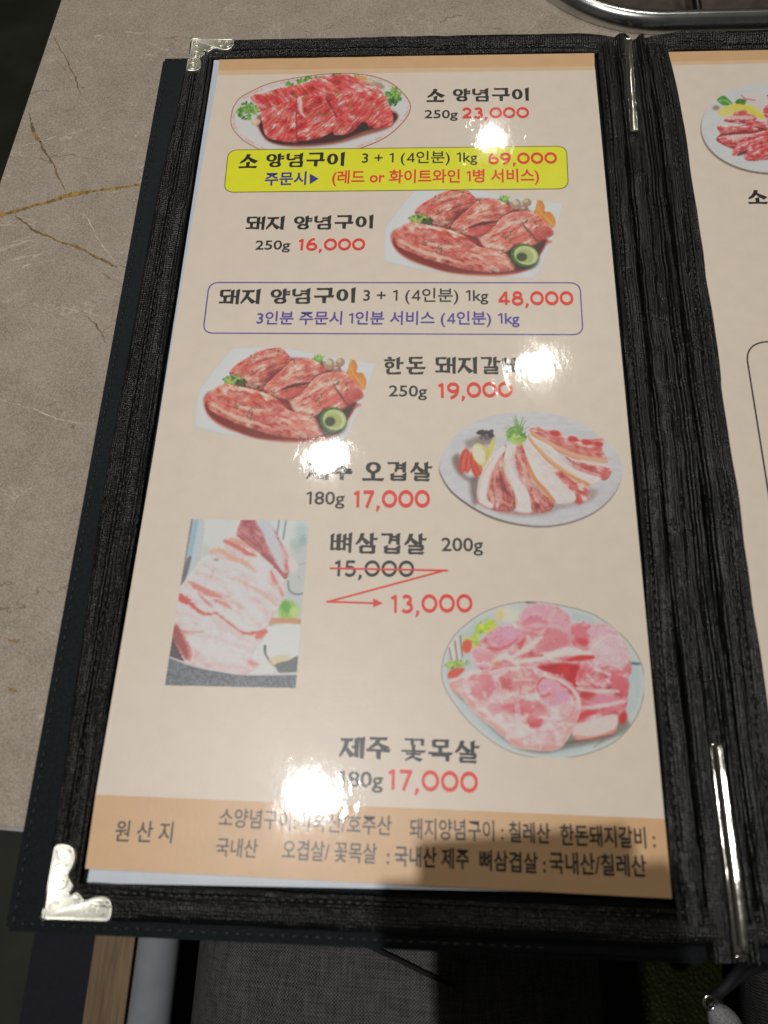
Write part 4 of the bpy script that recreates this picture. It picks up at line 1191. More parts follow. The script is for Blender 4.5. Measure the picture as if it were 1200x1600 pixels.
BEEF = [(0, (150, 34, 36)), (0.3, (198, 54, 54)), (0.52, (216, 82, 78)), (0.68, (222, 108, 102)), (0.84, (232, 158, 150)), (1, (242, 204, 196))]
PORK = [(0, (140, 48, 42)), (0.22, (186, 78, 68)), (0.45, (212, 104, 92)), (0.68, (226, 136, 120)), (0.88, (236, 176, 156)), (1, (242, 206, 188))]

# --- 1: marinated beef on an oval plate with a red rim
p = Print(352, 106, 4, 1176, 560)
o_ = (8, -24)
def T(*pts): return [(x - 8, y - 24) for x, y in pts]
RIM = T((60, 265), (100, 210), (170, 170), (250, 132), (330, 108), (420, 90), (500, 78), (600, 64), (700, 58), (800, 58), (900, 68), (970, 86), (1030, 110), (1080, 142), (1120, 180), (1155, 225), (1168, 262), (1160, 305), (1140, 340), (1095, 392), (1040, 440), (985, 475), (930, 500), (850, 530), (760, 560), (500, 575), (300, 572), (240, 545), (180, 515), (120, 480), (80, 440), (50, 400), (42, 360), (46, 310))
d = p.poly(RIM, (150, 62, 52), solid=True)
p.lay(sstep(3, 7, d), (214, 205, 200)); 
n = fbm(p.X / 40, p.Y / 30, 4)
p.lay(sstep(7, 12, d) * sstep(34, 20, d) * (0.25 + 0.5 * (n > 0.52)), (196, 150, 132))
p.lay(sstep(16, 60, d), (206, 202, 203)); 
p.lay(sstep(0, 6, d) * sstep(7, 4, d) * sstep(600, 900, p.X), (165, 52, 48), )
p.poly(T((200, 345), (225, 420), (285, 490), (450, 520), (700, 500), (880, 448), (1040, 395), (1075, 300), (800, 250), (300, 300)), (120, 62, 50), soft=14, al=0.9)
p.poly(T((220, 380), (285, 482), (450, 506), (700, 482), (880, 420), (1050, 372), (1040, 300), (600, 300), (300, 320)), (58, 26, 24), soft=9)
p.poly(T((300, 270), (540, 150), (800, 190), (1000, 240), (900, 380), (700, 400), (450, 420), (300, 380)), (120, 30, 32), soft=12)
p.parsley(72, 210, 215, 322, 70, 5, r=(9, 17)); p.ell(192, 340, 30, 20, (206, 160, 128), -20, soft=6); p.ell(186, 336, 16, 10, (226, 190, 160), -20, soft=5)
for x0, x1, y0, y1, k in ((380, 425, 85, 120, 12), (435, 510, 68, 106, 20), (560, 632, 50, 78, 18), (498, 540, 54, 70, 8), (668, 722, 24, 58, 12), (810, 838, 44, 60, 5)):
    p.parsley(x0, x1, y0, y1, k, x0, r=(8, 14))
p.parsley(1000, 1100, 130, 225, 60, 8, r=(9, 16)); p.parsley(1020, 1070, 190, 240, 20, 9, dark=(24, 46, 22), mid=(40, 74, 30), light=(60, 100, 44))
p.ell(906, 92, 46, 22, (176, 142, 118), 15, soft=6); p.ell(900, 82, 24, 10, (206, 178, 150), 10, soft=5); p.ell(965, 112, 34, 18, (158, 128, 108), 25, soft=6); p.ell(845, 66, 40, 15, (226, 136, 76), 8, soft=5)
p.meat(T((540, 100), (620, 82), (700, 70), (760, 66), (820, 84), (900, 126), (985, 168), (1015, 240), (940, 205), (820, 200), (720, 215), (640, 220), (570, 190)), 22, [(a, tuple(min(255, q + 14) for q in c)) for a, c in BEEF], 42, 10, 3, shade=0.3)
p.meat(T((165, 205), (240, 182), (330, 155), (430, 136), (520, 112), (560, 140), (625, 205), (570, 250), (450, 245), (340, 262), (240, 298), (200, 255)), 48, BEEF, 46, 10, 12)
p.meat(T((655, 270), (700, 205), (780, 182), (900, 172), (1000, 195), (1030, 250), (1055, 320), (1050, 385), (985, 396), (920, 398), (872, 362), (800, 425), (720, 446), (678, 420)), -38, BEEF, 52, 10, 25, curve=10)
p.meat(T((455, 215), (540, 200), (640, 208), (680, 270), (705, 330), (690, 400), (650, 440), (590, 465), (480, 482), (455, 470), (448, 330)), -35, BEEF, 50, 11, 41)
p.meat(T((236, 305), (300, 272), (440, 232), (452, 350), (458, 484), (420, 492), (340, 478), (275, 462), (246, 400)), -48, BEEF, 50, 10, 57)
p.line(T((452, 225), (452, 350), (458, 480)), 7, (120, 28, 30), soft=5, al=0.8); p.line(T((475, 220), (480, 290), (505, 330)), [26, 22, 8], (240, 200, 192), soft=8, al=0.8, warp=6)
p.line(T((640, 215), (680, 285), (705, 330)), 10, (92, 22, 26), soft=6, al=0.85); p.line(T((690, 285), (740, 210), (800, 185)), 7, (150, 40, 42), soft=5, al=0.7)
p.line(T((872, 360), (905, 340), (930, 290)), 7, (150, 38, 38), soft=6, al=0.6); p.line(T((255, 265), (205, 250), (180, 215)), 20, (226, 168, 164), soft=8, al=0.6, warp=5)
p.poly(T((830, 408), (872, 362), (905, 398), (860, 418)), (38, 26, 28), soft=5)
for x, y in ((345, 342), (600, 315), (640, 320), (500, 205), (440, 200), (930, 258), (790, 262), (545, 320), (705, 190)):
    p.specks(x - 24, x + 8, y - 34, y - 14, 4, x, (96, 120, 60), (4, 9))
p.grain(); p.build('dish_photo', page, ZP, 'printed picture of red marinated beef on a red-rimmed oval plate')

# --- 2 and 3: marinated pork on a square white plate (the same picture twice)
p = Print(592, 287, 4, 1160, 610)
def T(*pts): return [(x - 8, y - 8) for x, y in pts]
PLT = T((240, 46), (330, 40), (500, 40), (640, 52), (800, 82), (1000, 112), (1156, 130), (1140, 200), (1080, 400), (1010, 560), (962, 604), (800, 592), (560, 584), (300, 548), (140, 520), (40, 494), (42, 400), (50, 285), (140, 160))
d = p.poly(PLT, (208, 217, 223), solid=True, sm=False, soft=5)
p.lay(sstep(10, 60, d) * 0.5, (222, 226, 228)); p.lay(sstep(0, 5, d) * sstep(14, 6, d) * sstep(300, 500, p.Y) * 0.5, (180, 188, 192))
p.poly(T((1090, 210), (1120, 200), (1060, 400), (1000, 530), (960, 560), (1040, 400)), (188, 196, 202), soft=14, al=0.6)
p.poly(T((84, 320), (110, 420), (200, 490), (330, 535), (450, 566), (640, 586), (830, 580), (960, 535), (1050, 400), (1070, 360), (700, 300), (200, 280)), (176, 72, 56), soft=12, al=0.85)
p.poly(T((100, 350), (120, 420), (220, 485), (430, 556), (650, 574), (830, 568), (940, 530), (1045, 390), (1000, 330), (500, 200), (200, 280)), (112, 30, 24), soft=10)
p.poly(T((800, 420), (1000, 380), (1050, 360), (990, 480), (900, 545), (850, 520)), (60, 26, 22), soft=14)
p.poly(T((330, 150), (620, 100), (900, 150), (1080, 300), (900, 400), (500, 300)), (110, 36, 30), soft=16)
p.ell(862 - 8, 128, 38, 34, (150, 124, 104), 20, soft=5); p.ell(852, 118, 20, 15, (196, 172, 150), 10, soft=6); p.ell(925, 118, 30, 26, (146, 118, 98), 0, soft=5); p.ell(918, 108, 16, 11, (188, 164, 140), soft=5)
p.ell(905, 158, 30, 24, (128, 98, 82), soft=5); p.ell(900, 150, 15, 9, (180, 150, 128), soft=5); p.parsley(748, 825, 78, 122, 26, 4, r=(9, 15)); p.ell(830, 98, 20, 14, (200, 196, 180), soft=5)
p.poly(T((985, 165), (998, 110), (1012, 98), (1030, 118), (1046, 150), (1046, 182), (1085, 188), (1112, 240), (1104, 284), (1070, 268), (1020, 225), (975, 195)), (228, 122, 48), soft=5, tex=0.22, tscale=22)
p.line(T((1000, 120), (1010, 170), (1060, 230), (1100, 270)), 9, (240, 160, 90), soft=6, al=0.7); p.line(T((1046, 185), (1030, 215), (1060, 255)), 6, (190, 88, 36), soft=5, al=0.7)
p.meat(T((228, 190), (260, 150), (300, 120), (380, 70), (450, 50), (530, 40), (580, 62), (612, 105), (600, 140), (540, 175), (490, 205), (450, 270), (370, 268), (300, 215)), -18, PORK, 44, 12, 4, shade=0.42, edge=30)
p.line(T((330, 165), (420, 120), (560, 90)), [6, 14, 6], (150, 48, 42), soft=7, al=0.7, warp=5); p.line(T((420, 195), (480, 160), (600, 120)), [6, 16, 6], (118, 36, 32), soft=7, al=0.75, warp=5)
p.line(T((400, 105), (470, 85), (560, 70)), [6, 18, 6], (238, 186, 164), soft=8, al=0.6, warp=6); p.line(T((250, 165), (300, 160), (390, 150)), [8, 16, 6], (224, 104, 92), soft=8, al=0.6)
p.meat(T((340, 250), (400, 215), (470, 215), (455, 275), (400, 280)), -10, [(a, tuple(q * 0.75 for q in c)) for a, c in PORK], 40, 12, 6)
p.parsley(190, 300, 195, 245, 40, 6, light=(150, 170, 70), r=(9, 15)); p.parsley(270, 345, 215, 262, 22, 7, dark=(18, 32, 18), mid=(34, 58, 26), light=(52, 84, 36))
p.meat(T((640, 350), (700, 300), (760, 250), (840, 230), (900, 300), (800, 380), (700, 400), (600, 330), (560, 310), (700, 280)), 0, [(a, tuple(q * 0.72 for q in c)) for a, c in PORK], 50, 14, 8)
p.meat(T((458, 275), (490, 235), (540, 190), (620, 122), (680, 102), (730, 104), (800, 132), (850, 180), (770, 215), (745, 262), (690, 275), (640, 340), (560, 330), (490, 305)), -22, PORK, 60, 12, 9, shade=0.42, edge=32)
p.line(T((575, 285), (640, 262), (760, 240)), [6, 22, 10], (70, 26, 28), soft=7, warp=4); p.line(T((600, 215), (680, 175), (820, 160)), [4, 12, 4], (160, 52, 46), soft=6, al=0.7, warp=5)
p.line(T((540, 240), (600, 205), (720, 190)), [6, 16, 6], (236, 176, 152), soft=8, al=0.65, warp=6); p.line(T((640, 135), (700, 130), (790, 150)), [6, 16, 5], (226, 110, 96), soft=8, al=0.6)
p.poly(T((560, 300), (640, 282), (740, 262), (690, 310), (620, 335)), (190, 70, 66), soft=12, al=0.7)
p.meat(T((640, 355), (690, 320), (730, 285), (770, 225), (850, 185), (960, 185), (1030, 235), (1084, 280), (1098, 330), (1010, 372), (960, 402), (860, 392), (800, 442), (690, 424)), -28, [(a, tuple(min(255, q * 1.04) for q in c)) for a, c in PORK], 48, 13, 13, shade=0.42, edge=30)
p.line(T((770, 235), (850, 200), (960, 205)), [8, 20, 8], (214, 96, 84), soft=8, al=0.7, warp=6); p.line(T((740, 320), (800, 270), (880, 240)), [8, 26, 10], (242, 200, 178), soft=9, al=0.7, warp=8)
p.line(T((900, 250), (950, 310), (1000, 365)), [5, 14, 10], (70, 34, 28), soft=7, al=0.8, warp=6); p.ell(880, 330, 60, 36, (196, 84, 72), -20, soft=14, al=0.6)
p.line(T((650, 360), (690, 390), (780, 410)), [20, 34, 14], (244, 206, 184), soft=12, al=0.6, warp=8); p.poly(T((985, 290), (1060, 275), (1090, 320), (1000, 355)), (158, 52, 48), soft=10, al=0.7)
p.meat(T((108, 320), (150, 272), (200, 250), (300, 262), (440, 292), (540, 330), (620, 395), (700, 420), (790, 440), (850, 500), (856, 540), (815, 557), (650, 560), (500, 532), (350, 490), (210, 440), (120, 390)), 24, PORK, 66, 13, 17, shade=0.40, edge=36)
for a, w_, c, al in ((T((130, 360), (240, 420), (400, 470), (520, 500)), [10, 26, 8], (238, 186, 162), 0.5), (T((240, 290), (340, 300), (450, 330)), [8, 18, 8], (176, 60, 52), 0.6), (T((300, 370), (400, 400), (520, 400)), [8, 20, 8], (240, 196, 172), 0.55),
                     (T((380, 330), (430, 320), (470, 345)), [16, 30, 10], (208, 70, 56), 0.7), (T((480, 355), (540, 350), (620, 380)), [8, 22, 10], (150, 44, 38), 0.6), (T((420, 440), (560, 430), (700, 470)), [6, 18, 6], (178, 62, 52), 0.55),
                     (T((520, 510), (640, 500), (830, 480)), [8, 26, 10], (226, 128, 108), 0.6), (T((560, 470), (680, 450), (800, 455)), [6, 16, 6], (240, 190, 166), 0.5), (T((150, 300), (170, 350), (220, 390)), [10, 30, 8], (222, 116, 104), 0.6)):
    p.line(a, w_, c, soft=8, al=min(0.9, al * 1.35), warp=8, seed=int(a[0][0]))
for x, y, n_ in ((190, 330, 4), (300, 380, 5), (385, 400, 7), (380, 440, 6), (450, 330, 4), (370, 95, 4), (520, 70, 4), (385, 165, 4), (650, 130, 3), (810, 350, 6), (925, 250, 6), (830, 320, 4), (790, 430, 5), (520, 310, 4), (980, 265, 4)):
    p.specks(x - 26, x + 14, y - 24, y + 8, n_, x + y, (84, 76, 44), (4, 9), al=0.75)
p.ell(905, 465, 96, 74, (40, 30, 24), 12, soft=16, al=0.8)
p.ell(912, 447, 88, 70, (58, 92, 34), 14, soft=4, tex=0.3); p.ell(920, 448, 76, 58, (172, 186, 122), 14, soft=5, tex=0.14); p.ell(914, 452, 56, 42, (150, 160, 96), 14, soft=8); p.ell(893, 458, 33, 27, (52, 62, 36), 0, soft=7); p.line(T((960, 420), (985, 455), (975, 495)), 9, (200, 208, 150), soft=6, al=0.8)
p.grain()
XY = p.pagexy()
p.build('dish_photo', page, ZP, 'printed picture of marinated pork on a square white plate, under the yellow box', XY)
a0, a1 = at(599, 410)[:2], at(878, 318)[:2]; b0, b1 = at(303, 668)[:2], at(585, 568)[:2]
ca, cb = complex(*(a1 - a0)), complex(*(b1 - b0)); q = cb / ca
rel = XY - a0; XY3 = np.stack([b0[0] + rel[..., 0] * q.real - rel[..., 1] * q.imag, b0[1] + rel[..., 0] * q.imag + rel[..., 1] * q.real], -1)
p.build('dish_photo', page, ZP, 'printed picture of marinated pork on a square white plate, under the outlined box', XY3)

# --- 4: five slices of pork belly on a round grey stone plate
p = Print(682, 640, 4, 1170, 760)
def T(*pts): return [(x - 8, y - 20) for x, y in pts]
PL4 = T((24, 385), (60, 270), (150, 160), (280, 85), (430, 48), (600, 38), (760, 55), (900, 105), (1020, 180), (1120, 275), (1164, 370), (1150, 490), (1090, 590), (990, 672), (860, 728), (720, 756), (600, 756), (450, 732), (320, 688), (200, 620), (100, 540), (42, 455))
d = p.poly(PL4, (128, 116, 106), solid=True, soft=5)
up = p.sdf([(x + 2, y - 13) for x, y in PL4])
p.lay(sstep(-2, 4, up), (188, 188, 193)); n = fbm(p.X / 60, p.Y / 18, 8)
p.lay(sstep(0, 5, up) * (n > 0.56) * 0.35, (206, 206, 210)); p.lay(sstep(0, 5, up) * (n < 0.42) * 0.3, (168, 168, 176))
p.lay(sstep(0, 3, d) * sstep(4, -2, up) * sstep(700, 200, p.X) * 0.9, (84, 70, 60)); p.lay(sstep(0, 4, up) * sstep(900, 1150, p.X) * sstep(350, 700, p.Y) * 0.7, (158, 152, 152))
for pts, al in ((T((190, 215), (290, 190), (360, 215), (300, 250), (210, 260)), 0.6), (T((105, 330), (150, 300), (190, 430), (270, 450), (220, 470), (140, 420)), 0.85), (T((215, 480), (265, 440), (280, 560), (240, 615)), 0.8)):
    p.poly(pts, (96, 80, 76), soft=22, al=al)
p.poly(T((260, 590), (420, 672), (640, 690), (800, 640), (980, 590), (960, 500), (400, 500)), (130, 112, 108), soft=20, al=0.6)
p.specks(262, 352, 132, 180, 26, 2, (34, 32, 36), (8, 18), al=0.85); p.ell(300, 190, 60, 28, (120, 108, 104), 10, soft=12, al=0.6); p.ell(392, 150, 34, 22, (214, 190, 182), 10, soft=10, al=0.7)
for x, y, rx, ry, an in ((180, 340, 30, 80, 12), (206, 350, 22, 66, 6), (245, 370, 26, 78, -14), (272, 385, 20, 56, -20)):
    p.ell(x - 8, y - 20, rx, ry, (186, 52, 34), an, soft=5, tex=0.2); p.ell(x - 2, y - 24, rx * 0.4, ry * 0.75, (228, 112, 78), an, soft=6, al=0.75)
p.ell(275, 282, 46, 74, (214, 178, 84), -22, soft=5); p.ell(266, 280, 36, 62, (236, 222, 170), -22, soft=7); p.line(T((362, 215), (352, 262), (335, 310)), [18, 26, 18], (222, 186, 70), soft=6); p.line(T((322, 250), (330, 290), (318, 330)), 16, (190, 150, 70), soft=8, al=0.7)
PINK = [(0, (150, 54, 50)), (0.3, (190, 88, 82)), (0.55, (216, 128, 120)), (0.78, (232, 180, 168)), (1, (242, 216, 206))]
LEAN = [(0, (138, 56, 54)), (0.35, (180, 90, 84)), (0.65, (204, 126, 118)), (1, (228, 176, 166))]
m5 = p.meat(T((585, 150), (640, 128), (700, 148), (850, 190), (950, 205), (1050, 200), (1045, 262), (1076, 330), (1062, 352), (920, 330), (790, 282), (690, 215)), 16, PINK, 90, 14, 3, warp=3, fine=0.08, shade=0.2)
for x, y, r_ in ((750, 168, 34), (860, 204, 32), (945, 224, 32), (1022, 237, 24)): p.ell(x - 8, y - 20, r_, r_ * 0.55, (186, 44, 42), 10, soft=7)
p.line(T((930, 262), (1000, 268), (1040, 255)), [10, 18, 8], (196, 74, 70), soft=7, al=0.8); p.line(T((600, 165), (700, 225), (790, 275), (900, 318), (1070, 342)), [16, 34, 34, 34, 26], (226, 150, 120), soft=6); p.line(T((600, 172), (700, 238), (790, 290), (900, 334)), 9, (196, 106, 74), soft=5, al=0.8)
p.meat(T((800, 300), (900, 345), (1000, 362), (1085, 385), (1100, 420), (1060, 462), (1000, 440), (900, 400)), 20, PINK, 80, 11, 14, warp=4)
p.line(T((820, 318), (920, 380), (1060, 425)), [5, 12, 6], (150, 50, 48), soft=6, al=0.8); p.line(T((850, 330), (960, 352), (1080, 380)), [5, 14, 8], (236, 198, 186), soft=6, al=0.8)
p.meat(T((578, 180), (600, 190), (680, 225), (740, 262), (800, 330), (890, 392), (1020, 440), (1030, 470), (955, 492), (860, 440), (740, 370), (640, 270)), 38, [(0, (222, 190, 178)), (0.6, (236, 212, 203)), (1, (242, 226, 218))], 100, 16, 21, warp=3, fine=0.05, shade=0.2)
p.line(T((800, 335), (890, 395), (1000, 430)), [5, 14, 18], (206, 110, 104), soft=8, al=0.8, warp=4); p.line(T((580, 185), (650, 275), (740, 360), (860, 440), (955, 488)), [14, 26, 28, 28, 22], (216, 130, 82), soft=5); p.line(T((590, 192), (680, 300), (800, 395), (930, 462)), 8, (238, 184, 146), soft=5, al=0.7)
p.meat(T((700, 370), (780, 400), (860, 465), (930, 480), (965, 520), (955, 590), (890, 600), (820, 560)), 35, PINK, 60, 13, 25, warp=5)
p.line(T((770, 400), (850, 470), (930, 560)), [5, 16, 8], (178, 70, 66), soft=7, al=0.75); p.ell(884, 560, 26, 36, (186, 56, 54), -30, soft=10, al=0.8)
p.meat(T((532, 208), (565, 200), (590, 230), (650, 290), (710, 370), (790, 470), (878, 560), (850, 606), (742, 602), (660, 520), (600, 420), (560, 300)), 52, [(0, (224, 192, 182)), (0.6, (236, 212, 204)), (1, (243, 228, 220))], 110, 17, 29, warp=3, fine=0.05, shade=0.2)
p.line(T((600, 260), (660, 330), (760, 440), (850, 540)), [4, 8, 12, 14], (222, 160, 154), soft=8, al=0.6, warp=4); p.line(T((530, 215), (572, 340), (620, 450), (690, 530), (745, 595)), [12, 20, 26, 28, 20], (212, 124, 76), soft=5)
p.meat(T((500, 260), (550, 250), (590, 430), (640, 520), (740, 600), (715, 650), (620, 660), (560, 540), (510, 400)), 66, LEAN, 80, 13, 33, warp=5)
p.line(T((600, 470), (640, 560), (700, 620)), [6, 18, 10], (226, 150, 138), soft=8, al=0.7, warp=6); p.line(T((580, 400), (640, 540), (720, 590)), [5, 10, 8], (206, 120, 108), soft=6, al=0.7); p.line(T((510, 290), (560, 400), (590, 520)), [10, 22, 10], (230, 164, 152), soft=8, al=0.75)
p.meat(T((452, 250), (500, 246), (500, 300), (480, 370), (520, 460), (580, 530), (600, 660), (545, 668), (490, 640), (500, 560), (460, 480), (428, 400), (432, 320)), 78, [(0, (224, 188, 178)), (0.6, (236, 210, 203)), (1, (243, 228, 220))], 100, 17, 37, warp=3, fine=0.05, shade=0.2)
p.line(T((440, 330), (432, 400), (470, 490), (510, 580), (500, 640)), 10, (214, 140, 104), soft=6, al=0.8); p.line(T((490, 290), (500, 380), (540, 450), (580, 540)), [6, 14, 14, 8], (222, 150, 140), soft=7, al=0.7)
p.meat(T((400, 262), (445, 250), (428, 330), (432, 420), (470, 500), (500, 570), (490, 650), (400, 655), (320, 625), (330, 520), (350, 380)), 80, LEAN, 90, 13, 45, warp=5)
p.line(T((420, 300), (378, 400), (372, 500), (420, 590), (480, 620)), [8, 12, 14, 16, 10], (214, 130, 118), soft=7, al=0.75); p.line(T((410, 420), (420, 500), (470, 560)), [18, 34, 16], (96, 38, 36), soft=12, al=0.7)
p.line(T((425, 262), (360, 340), (312, 440), (292, 530), (300, 590), (345, 622)), [34, 50, 58, 60, 52, 34], (238, 212, 203), soft=6); p.line(T((395, 330), (350, 430), (335, 520), (360, 600)), [6, 12, 14, 10], (222, 150, 140), soft=7, al=0.8); p.line(T((365, 320), (300, 420), (268, 540), (275, 590)), 9, (214, 150, 130), soft=6, al=0.7)
p.line(T((255, 590), (330, 635), (430, 660), (600, 670), (720, 650)), 10, (188, 84, 74), soft=7, al=0.6, warp=4)
p.parsley(440, 560, 110, 215, 70, 3, dark=(52, 84, 34), mid=(92, 136, 52), light=(150, 184, 86), r=(9, 19))
rg = np.random.default_rng(5)
for i in range(22):
    a = math.radians(rg.uniform(-165, -25)); L_ = rg.uniform(60, 120)
    p.line([(510, 150), (510 + math.cos(a) * L_ * 0.75, 150 + math.sin(a) * L_)], [5, 3], (96 + rg.uniform(-25, 30), 140 + rg.uniform(-30, 20), 56), soft=3, al=0.85)
p.grain(); p.build('dish_photo', page, ZP, 'printed picture of pork belly slices fanned on a round grey plate')

# --- 5: rack of pork on the bone, a rectangular picture
p = Print(250, 800, 5, 1200, 1400)
Q5 = [(242, 57), (1166, 66), (1060, 1376), (37, 1354)]
d = p.poly(Q5, (214, 219, 215), sm=False, soft=3, solid=True)
inside = sstep(-3, 3, d)
C0_ = p.C.copy()
n = fbm(p.X / 120, p.Y / 120, 4)
p.lay(inside * 0.35 * n, (196, 206, 204))
p.poly([(230, 40), (345, 40), (310, 400), (240, 520), (140, 620), (180, 350)], (172, 188, 200), soft=10)
p.poly([(225, 50), (262, 50), (200, 400), (160, 580), (130, 600), (170, 380)], (128, 124, 118), soft=8)
p.poly([(270, 60), (300, 60), (250, 330), (215, 380)], (132, 164, 192), soft=12); p.poly([(205, 380), (245, 360), (190, 560), (155, 590)], (98, 98, 100), soft=10)
p.line([(330, 70), (310, 330), (240, 480)], 10, (196, 180, 160), soft=6, al=0.8); p.ell(350, 300, 44, 50, (176, 188, 170), soft=30, al=0.8)
p.poly([(1000, 330), (1180, 250), (1120, 830), (960, 830), (980, 500)], (176, 180, 182), soft=40)
for x in (925, 978): p.line([(x + 8, 55), (x - 16, 210)], 16, (120, 130, 138), soft=7)
p.ell(1110, 150, 60, 70, (150, 176, 176), soft=35, al=0.8); p.ell(1060, 250, 50, 50, (140, 160, 152), soft=30, al=0.7); p.ell(1120, 220, 30, 40, (110, 140, 146), soft=20, al=0.6)
p.line([(1090, 410), (1140, 400)], 8, (140, 146, 148), soft=6); p.line([(1000, 540), (1010, 610), (1060, 642), (1120, 636)], 14, (104, 110, 114), soft=7); p.line([(1080, 500), (1095, 530)], 9, (150, 152, 154), soft=6)
p.ell(1000, 770, 85, 75, (128, 178, 76), soft=24, tex=0.3); p.ell(985, 740, 42, 50, (92, 150, 56), -20, soft=18); p.ell(1050, 780, 36, 40, (172, 206, 110), soft=16)
p.line([(860, 850), (960, 852), (1094, 856)], [50, 52, 40], (188, 128, 92), soft=9); p.line([(860, 885), (980, 890)], 18, (140, 92, 68), soft=8, al=0.8); p.line([(960, 930), (1015, 930)], 44, (150, 138, 134), soft=12); p.line([(970, 955), (1000, 945)], 16, (100, 90, 90), soft=8)
p.poly([(850, 900), (1100, 900), (1080, 1130), (900, 1180), (800, 1100)], (222, 226, 220), soft=20)
p.line([(820, 1050), (825, 1110), (870, 1180), (930, 1220)], [26, 18, 14, 18], (84, 88, 84), soft=7); p.ell(930, 1150, 90, 34, (206, 170, 128), -14, soft=14, al=0.8); p.line([(880, 1190), (1000, 1165), (1075, 1130)], 14, (222, 188, 120), soft=8, al=0.8)
p.poly([(905, 1190), (1000, 1160), (1085, 1128), (1066, 1265), (940, 1262)], (88, 94, 94), soft=8)
p.poly([(70, 930), (140, 890), (240, 1180), (180, 1200), (60, 1150)], (76, 62, 64), soft=10)
p.poly([(30, 1146), (80, 1136), (250, 1200), (450, 1244), (700, 1276), (1080, 1262), (1060, 1400), (20, 1400)], (92, 97, 102), soft=6, tex=0.4, tscale=14)
rg = np.random.default_rng(4)
for i in range(90): p.ell(rg.uniform(40, 1060), rg.uniform(1200, 1370), rg.uniform(3, 9), 4, (128, 134, 138) if i % 2 else (66, 70, 76), rg.random() * 180, al=0.6 * (1 if True else 0))
p.line([(80, 1136), (250, 1196), (450, 1238), (700, 1268), (1075, 1262)], [10, 16, 16, 14, 20], (196, 188, 190), soft=6)
FAT = [(0, (216, 158, 154)), (0.3, (221, 182, 180)), (0.55, (219, 202, 203)), (1, (218, 218, 220))]
p.meat([(600, 190), (520, 208), (480, 285), (395, 325), (300, 400), (225, 500), (150, 600), (138, 700), (108, 870), (95, 940), (190, 1165), (270, 1205), (450, 1242), (640, 1272), (780, 1200), (730, 1100), (800, 1000), (822, 930), (950, 700), (975, 540), (900, 440), (760, 320)], 24, FAT, 170, 52, 6, warp=8, edge=30, shade=0.12, fine=0.05)
def st(pts, w_, c, al=0.85, so=12, wp=12): p.line(pts, w_, c, soft=so * 1.2, al=min(1, al * 1.1), warp=wp, seed=int(pts[0][0]) % 90 + 100)
st([(300, 440), (500, 530), (660, 690), (790, 820)], [50, 60, 70, 60], (214, 220, 222), 0.75, 22)
st([(420, 740), (540, 820), (660, 905), (740, 920)], [40, 70, 60, 30], (214, 216, 214), 0.8, 18)
st([(140, 760), (260, 790), (420, 880)], [40, 46, 20], (214, 208, 212), 0.7, 20)
st([(620, 420), (740, 470), (820, 560)], [60, 70, 40], (214, 220, 224), 0.7, 24)
st([(260, 1000), (420, 1100), (620, 1160)], [60, 90, 60], (222, 214, 212), 0.7, 26)
st([(505, 225), (600, 270), (680, 320), (745, 345)], [30, 40, 40, 20], (206, 92, 80)); st([(540, 215), (640, 240), (760, 300)], [20, 40, 30], (226, 140, 124)); st([(395, 315), (470, 300), (560, 360), (640, 385), (760, 470)], [30, 40, 44, 44, 30], (228, 146, 124), 0.8)
st([(290, 480), (400, 500), (520, 560)], [20, 26, 12], (226, 166, 160), 0.7); st([(225, 545), (300, 590), (400, 640), (480, 665)], [20, 44, 46, 16], (212, 116, 108)); st([(620, 535), (720, 590), (820, 650), (910, 720)], [14, 26, 32, 24], (222, 150, 138), 0.75)
st([(140, 655), (200, 690), (240, 720), (330, 790), (410, 798)], [60, 56, 34, 26, 14], (198, 70, 58)); st([(300, 640), (360, 700), (420, 750)], [20, 24, 12], (204, 108, 102)); st([(430, 690), (500, 720), (560, 760)], [24, 30, 8], (206, 112, 104), 0.8)
st([(430, 785), (520, 850), (600, 915), (660, 945)], [22, 16, 14, 14], (184, 82, 80)); st([(640, 945), (730, 945), (820, 935)], [12, 26, 36], (204, 74, 62)); st([(760, 980), (800, 960), (815, 940)], [30, 34, 20], (210, 88, 74))
st([(120, 780), (220, 800), (320, 840)], [20, 30, 10], (226, 170, 168), 0.6); st([(105, 895), (200, 940), (330, 938)], [14, 18, 12], (204, 118, 114), 0.8); st([(400, 830), (560, 930), (740, 1040)], [30, 50, 30], (224, 176, 174), 0.6); st([(360, 960), (540, 1020), (700, 1070)], [20, 30, 20], (226, 172, 166), 0.6)
st([(690, 1160), (720, 1180), (770, 1190)], [10, 34, 8], (216, 116, 118)); st([(520, 1200), (640, 1220), (700, 1190)], [14, 18, 10], (226, 160, 158), 0.7); st([(660, 660), (800, 760), (830, 850)], [30, 40, 30], (222, 184, 184), 0.6)
st([(866, 470), (890, 520), (910, 560)], [24, 34, 12], (214, 104, 98)); st([(930, 590), (945, 620), (955, 650)], [14, 26, 18], (216, 120, 112)); st([(420, 400), (410, 470), (400, 520)], [6, 8, 5], (206, 130, 130), 0.7, 6); p.ell(440, 372, 22, 14, (126, 124, 128), 0, soft=10, al=0.8)
st([(110, 910), (160, 1010), (215, 1130)], [60, 90, 50], (142, 66, 62), 0.9, 14); st([(190, 980), (235, 1080), (225, 1150)], [20, 26, 20], (200, 112, 104), 0.8); st([(420, 745), (560, 800), (640, 900)], [14, 60, 30], (222, 212, 206), 0.7); st([(760, 400), (800, 480), (780, 560)], [60, 90, 60], (222, 216, 222), 0.7, 24); st([(180, 610), (260, 640), (320, 700)], [20, 50, 24], (222, 218, 222), 0.6)
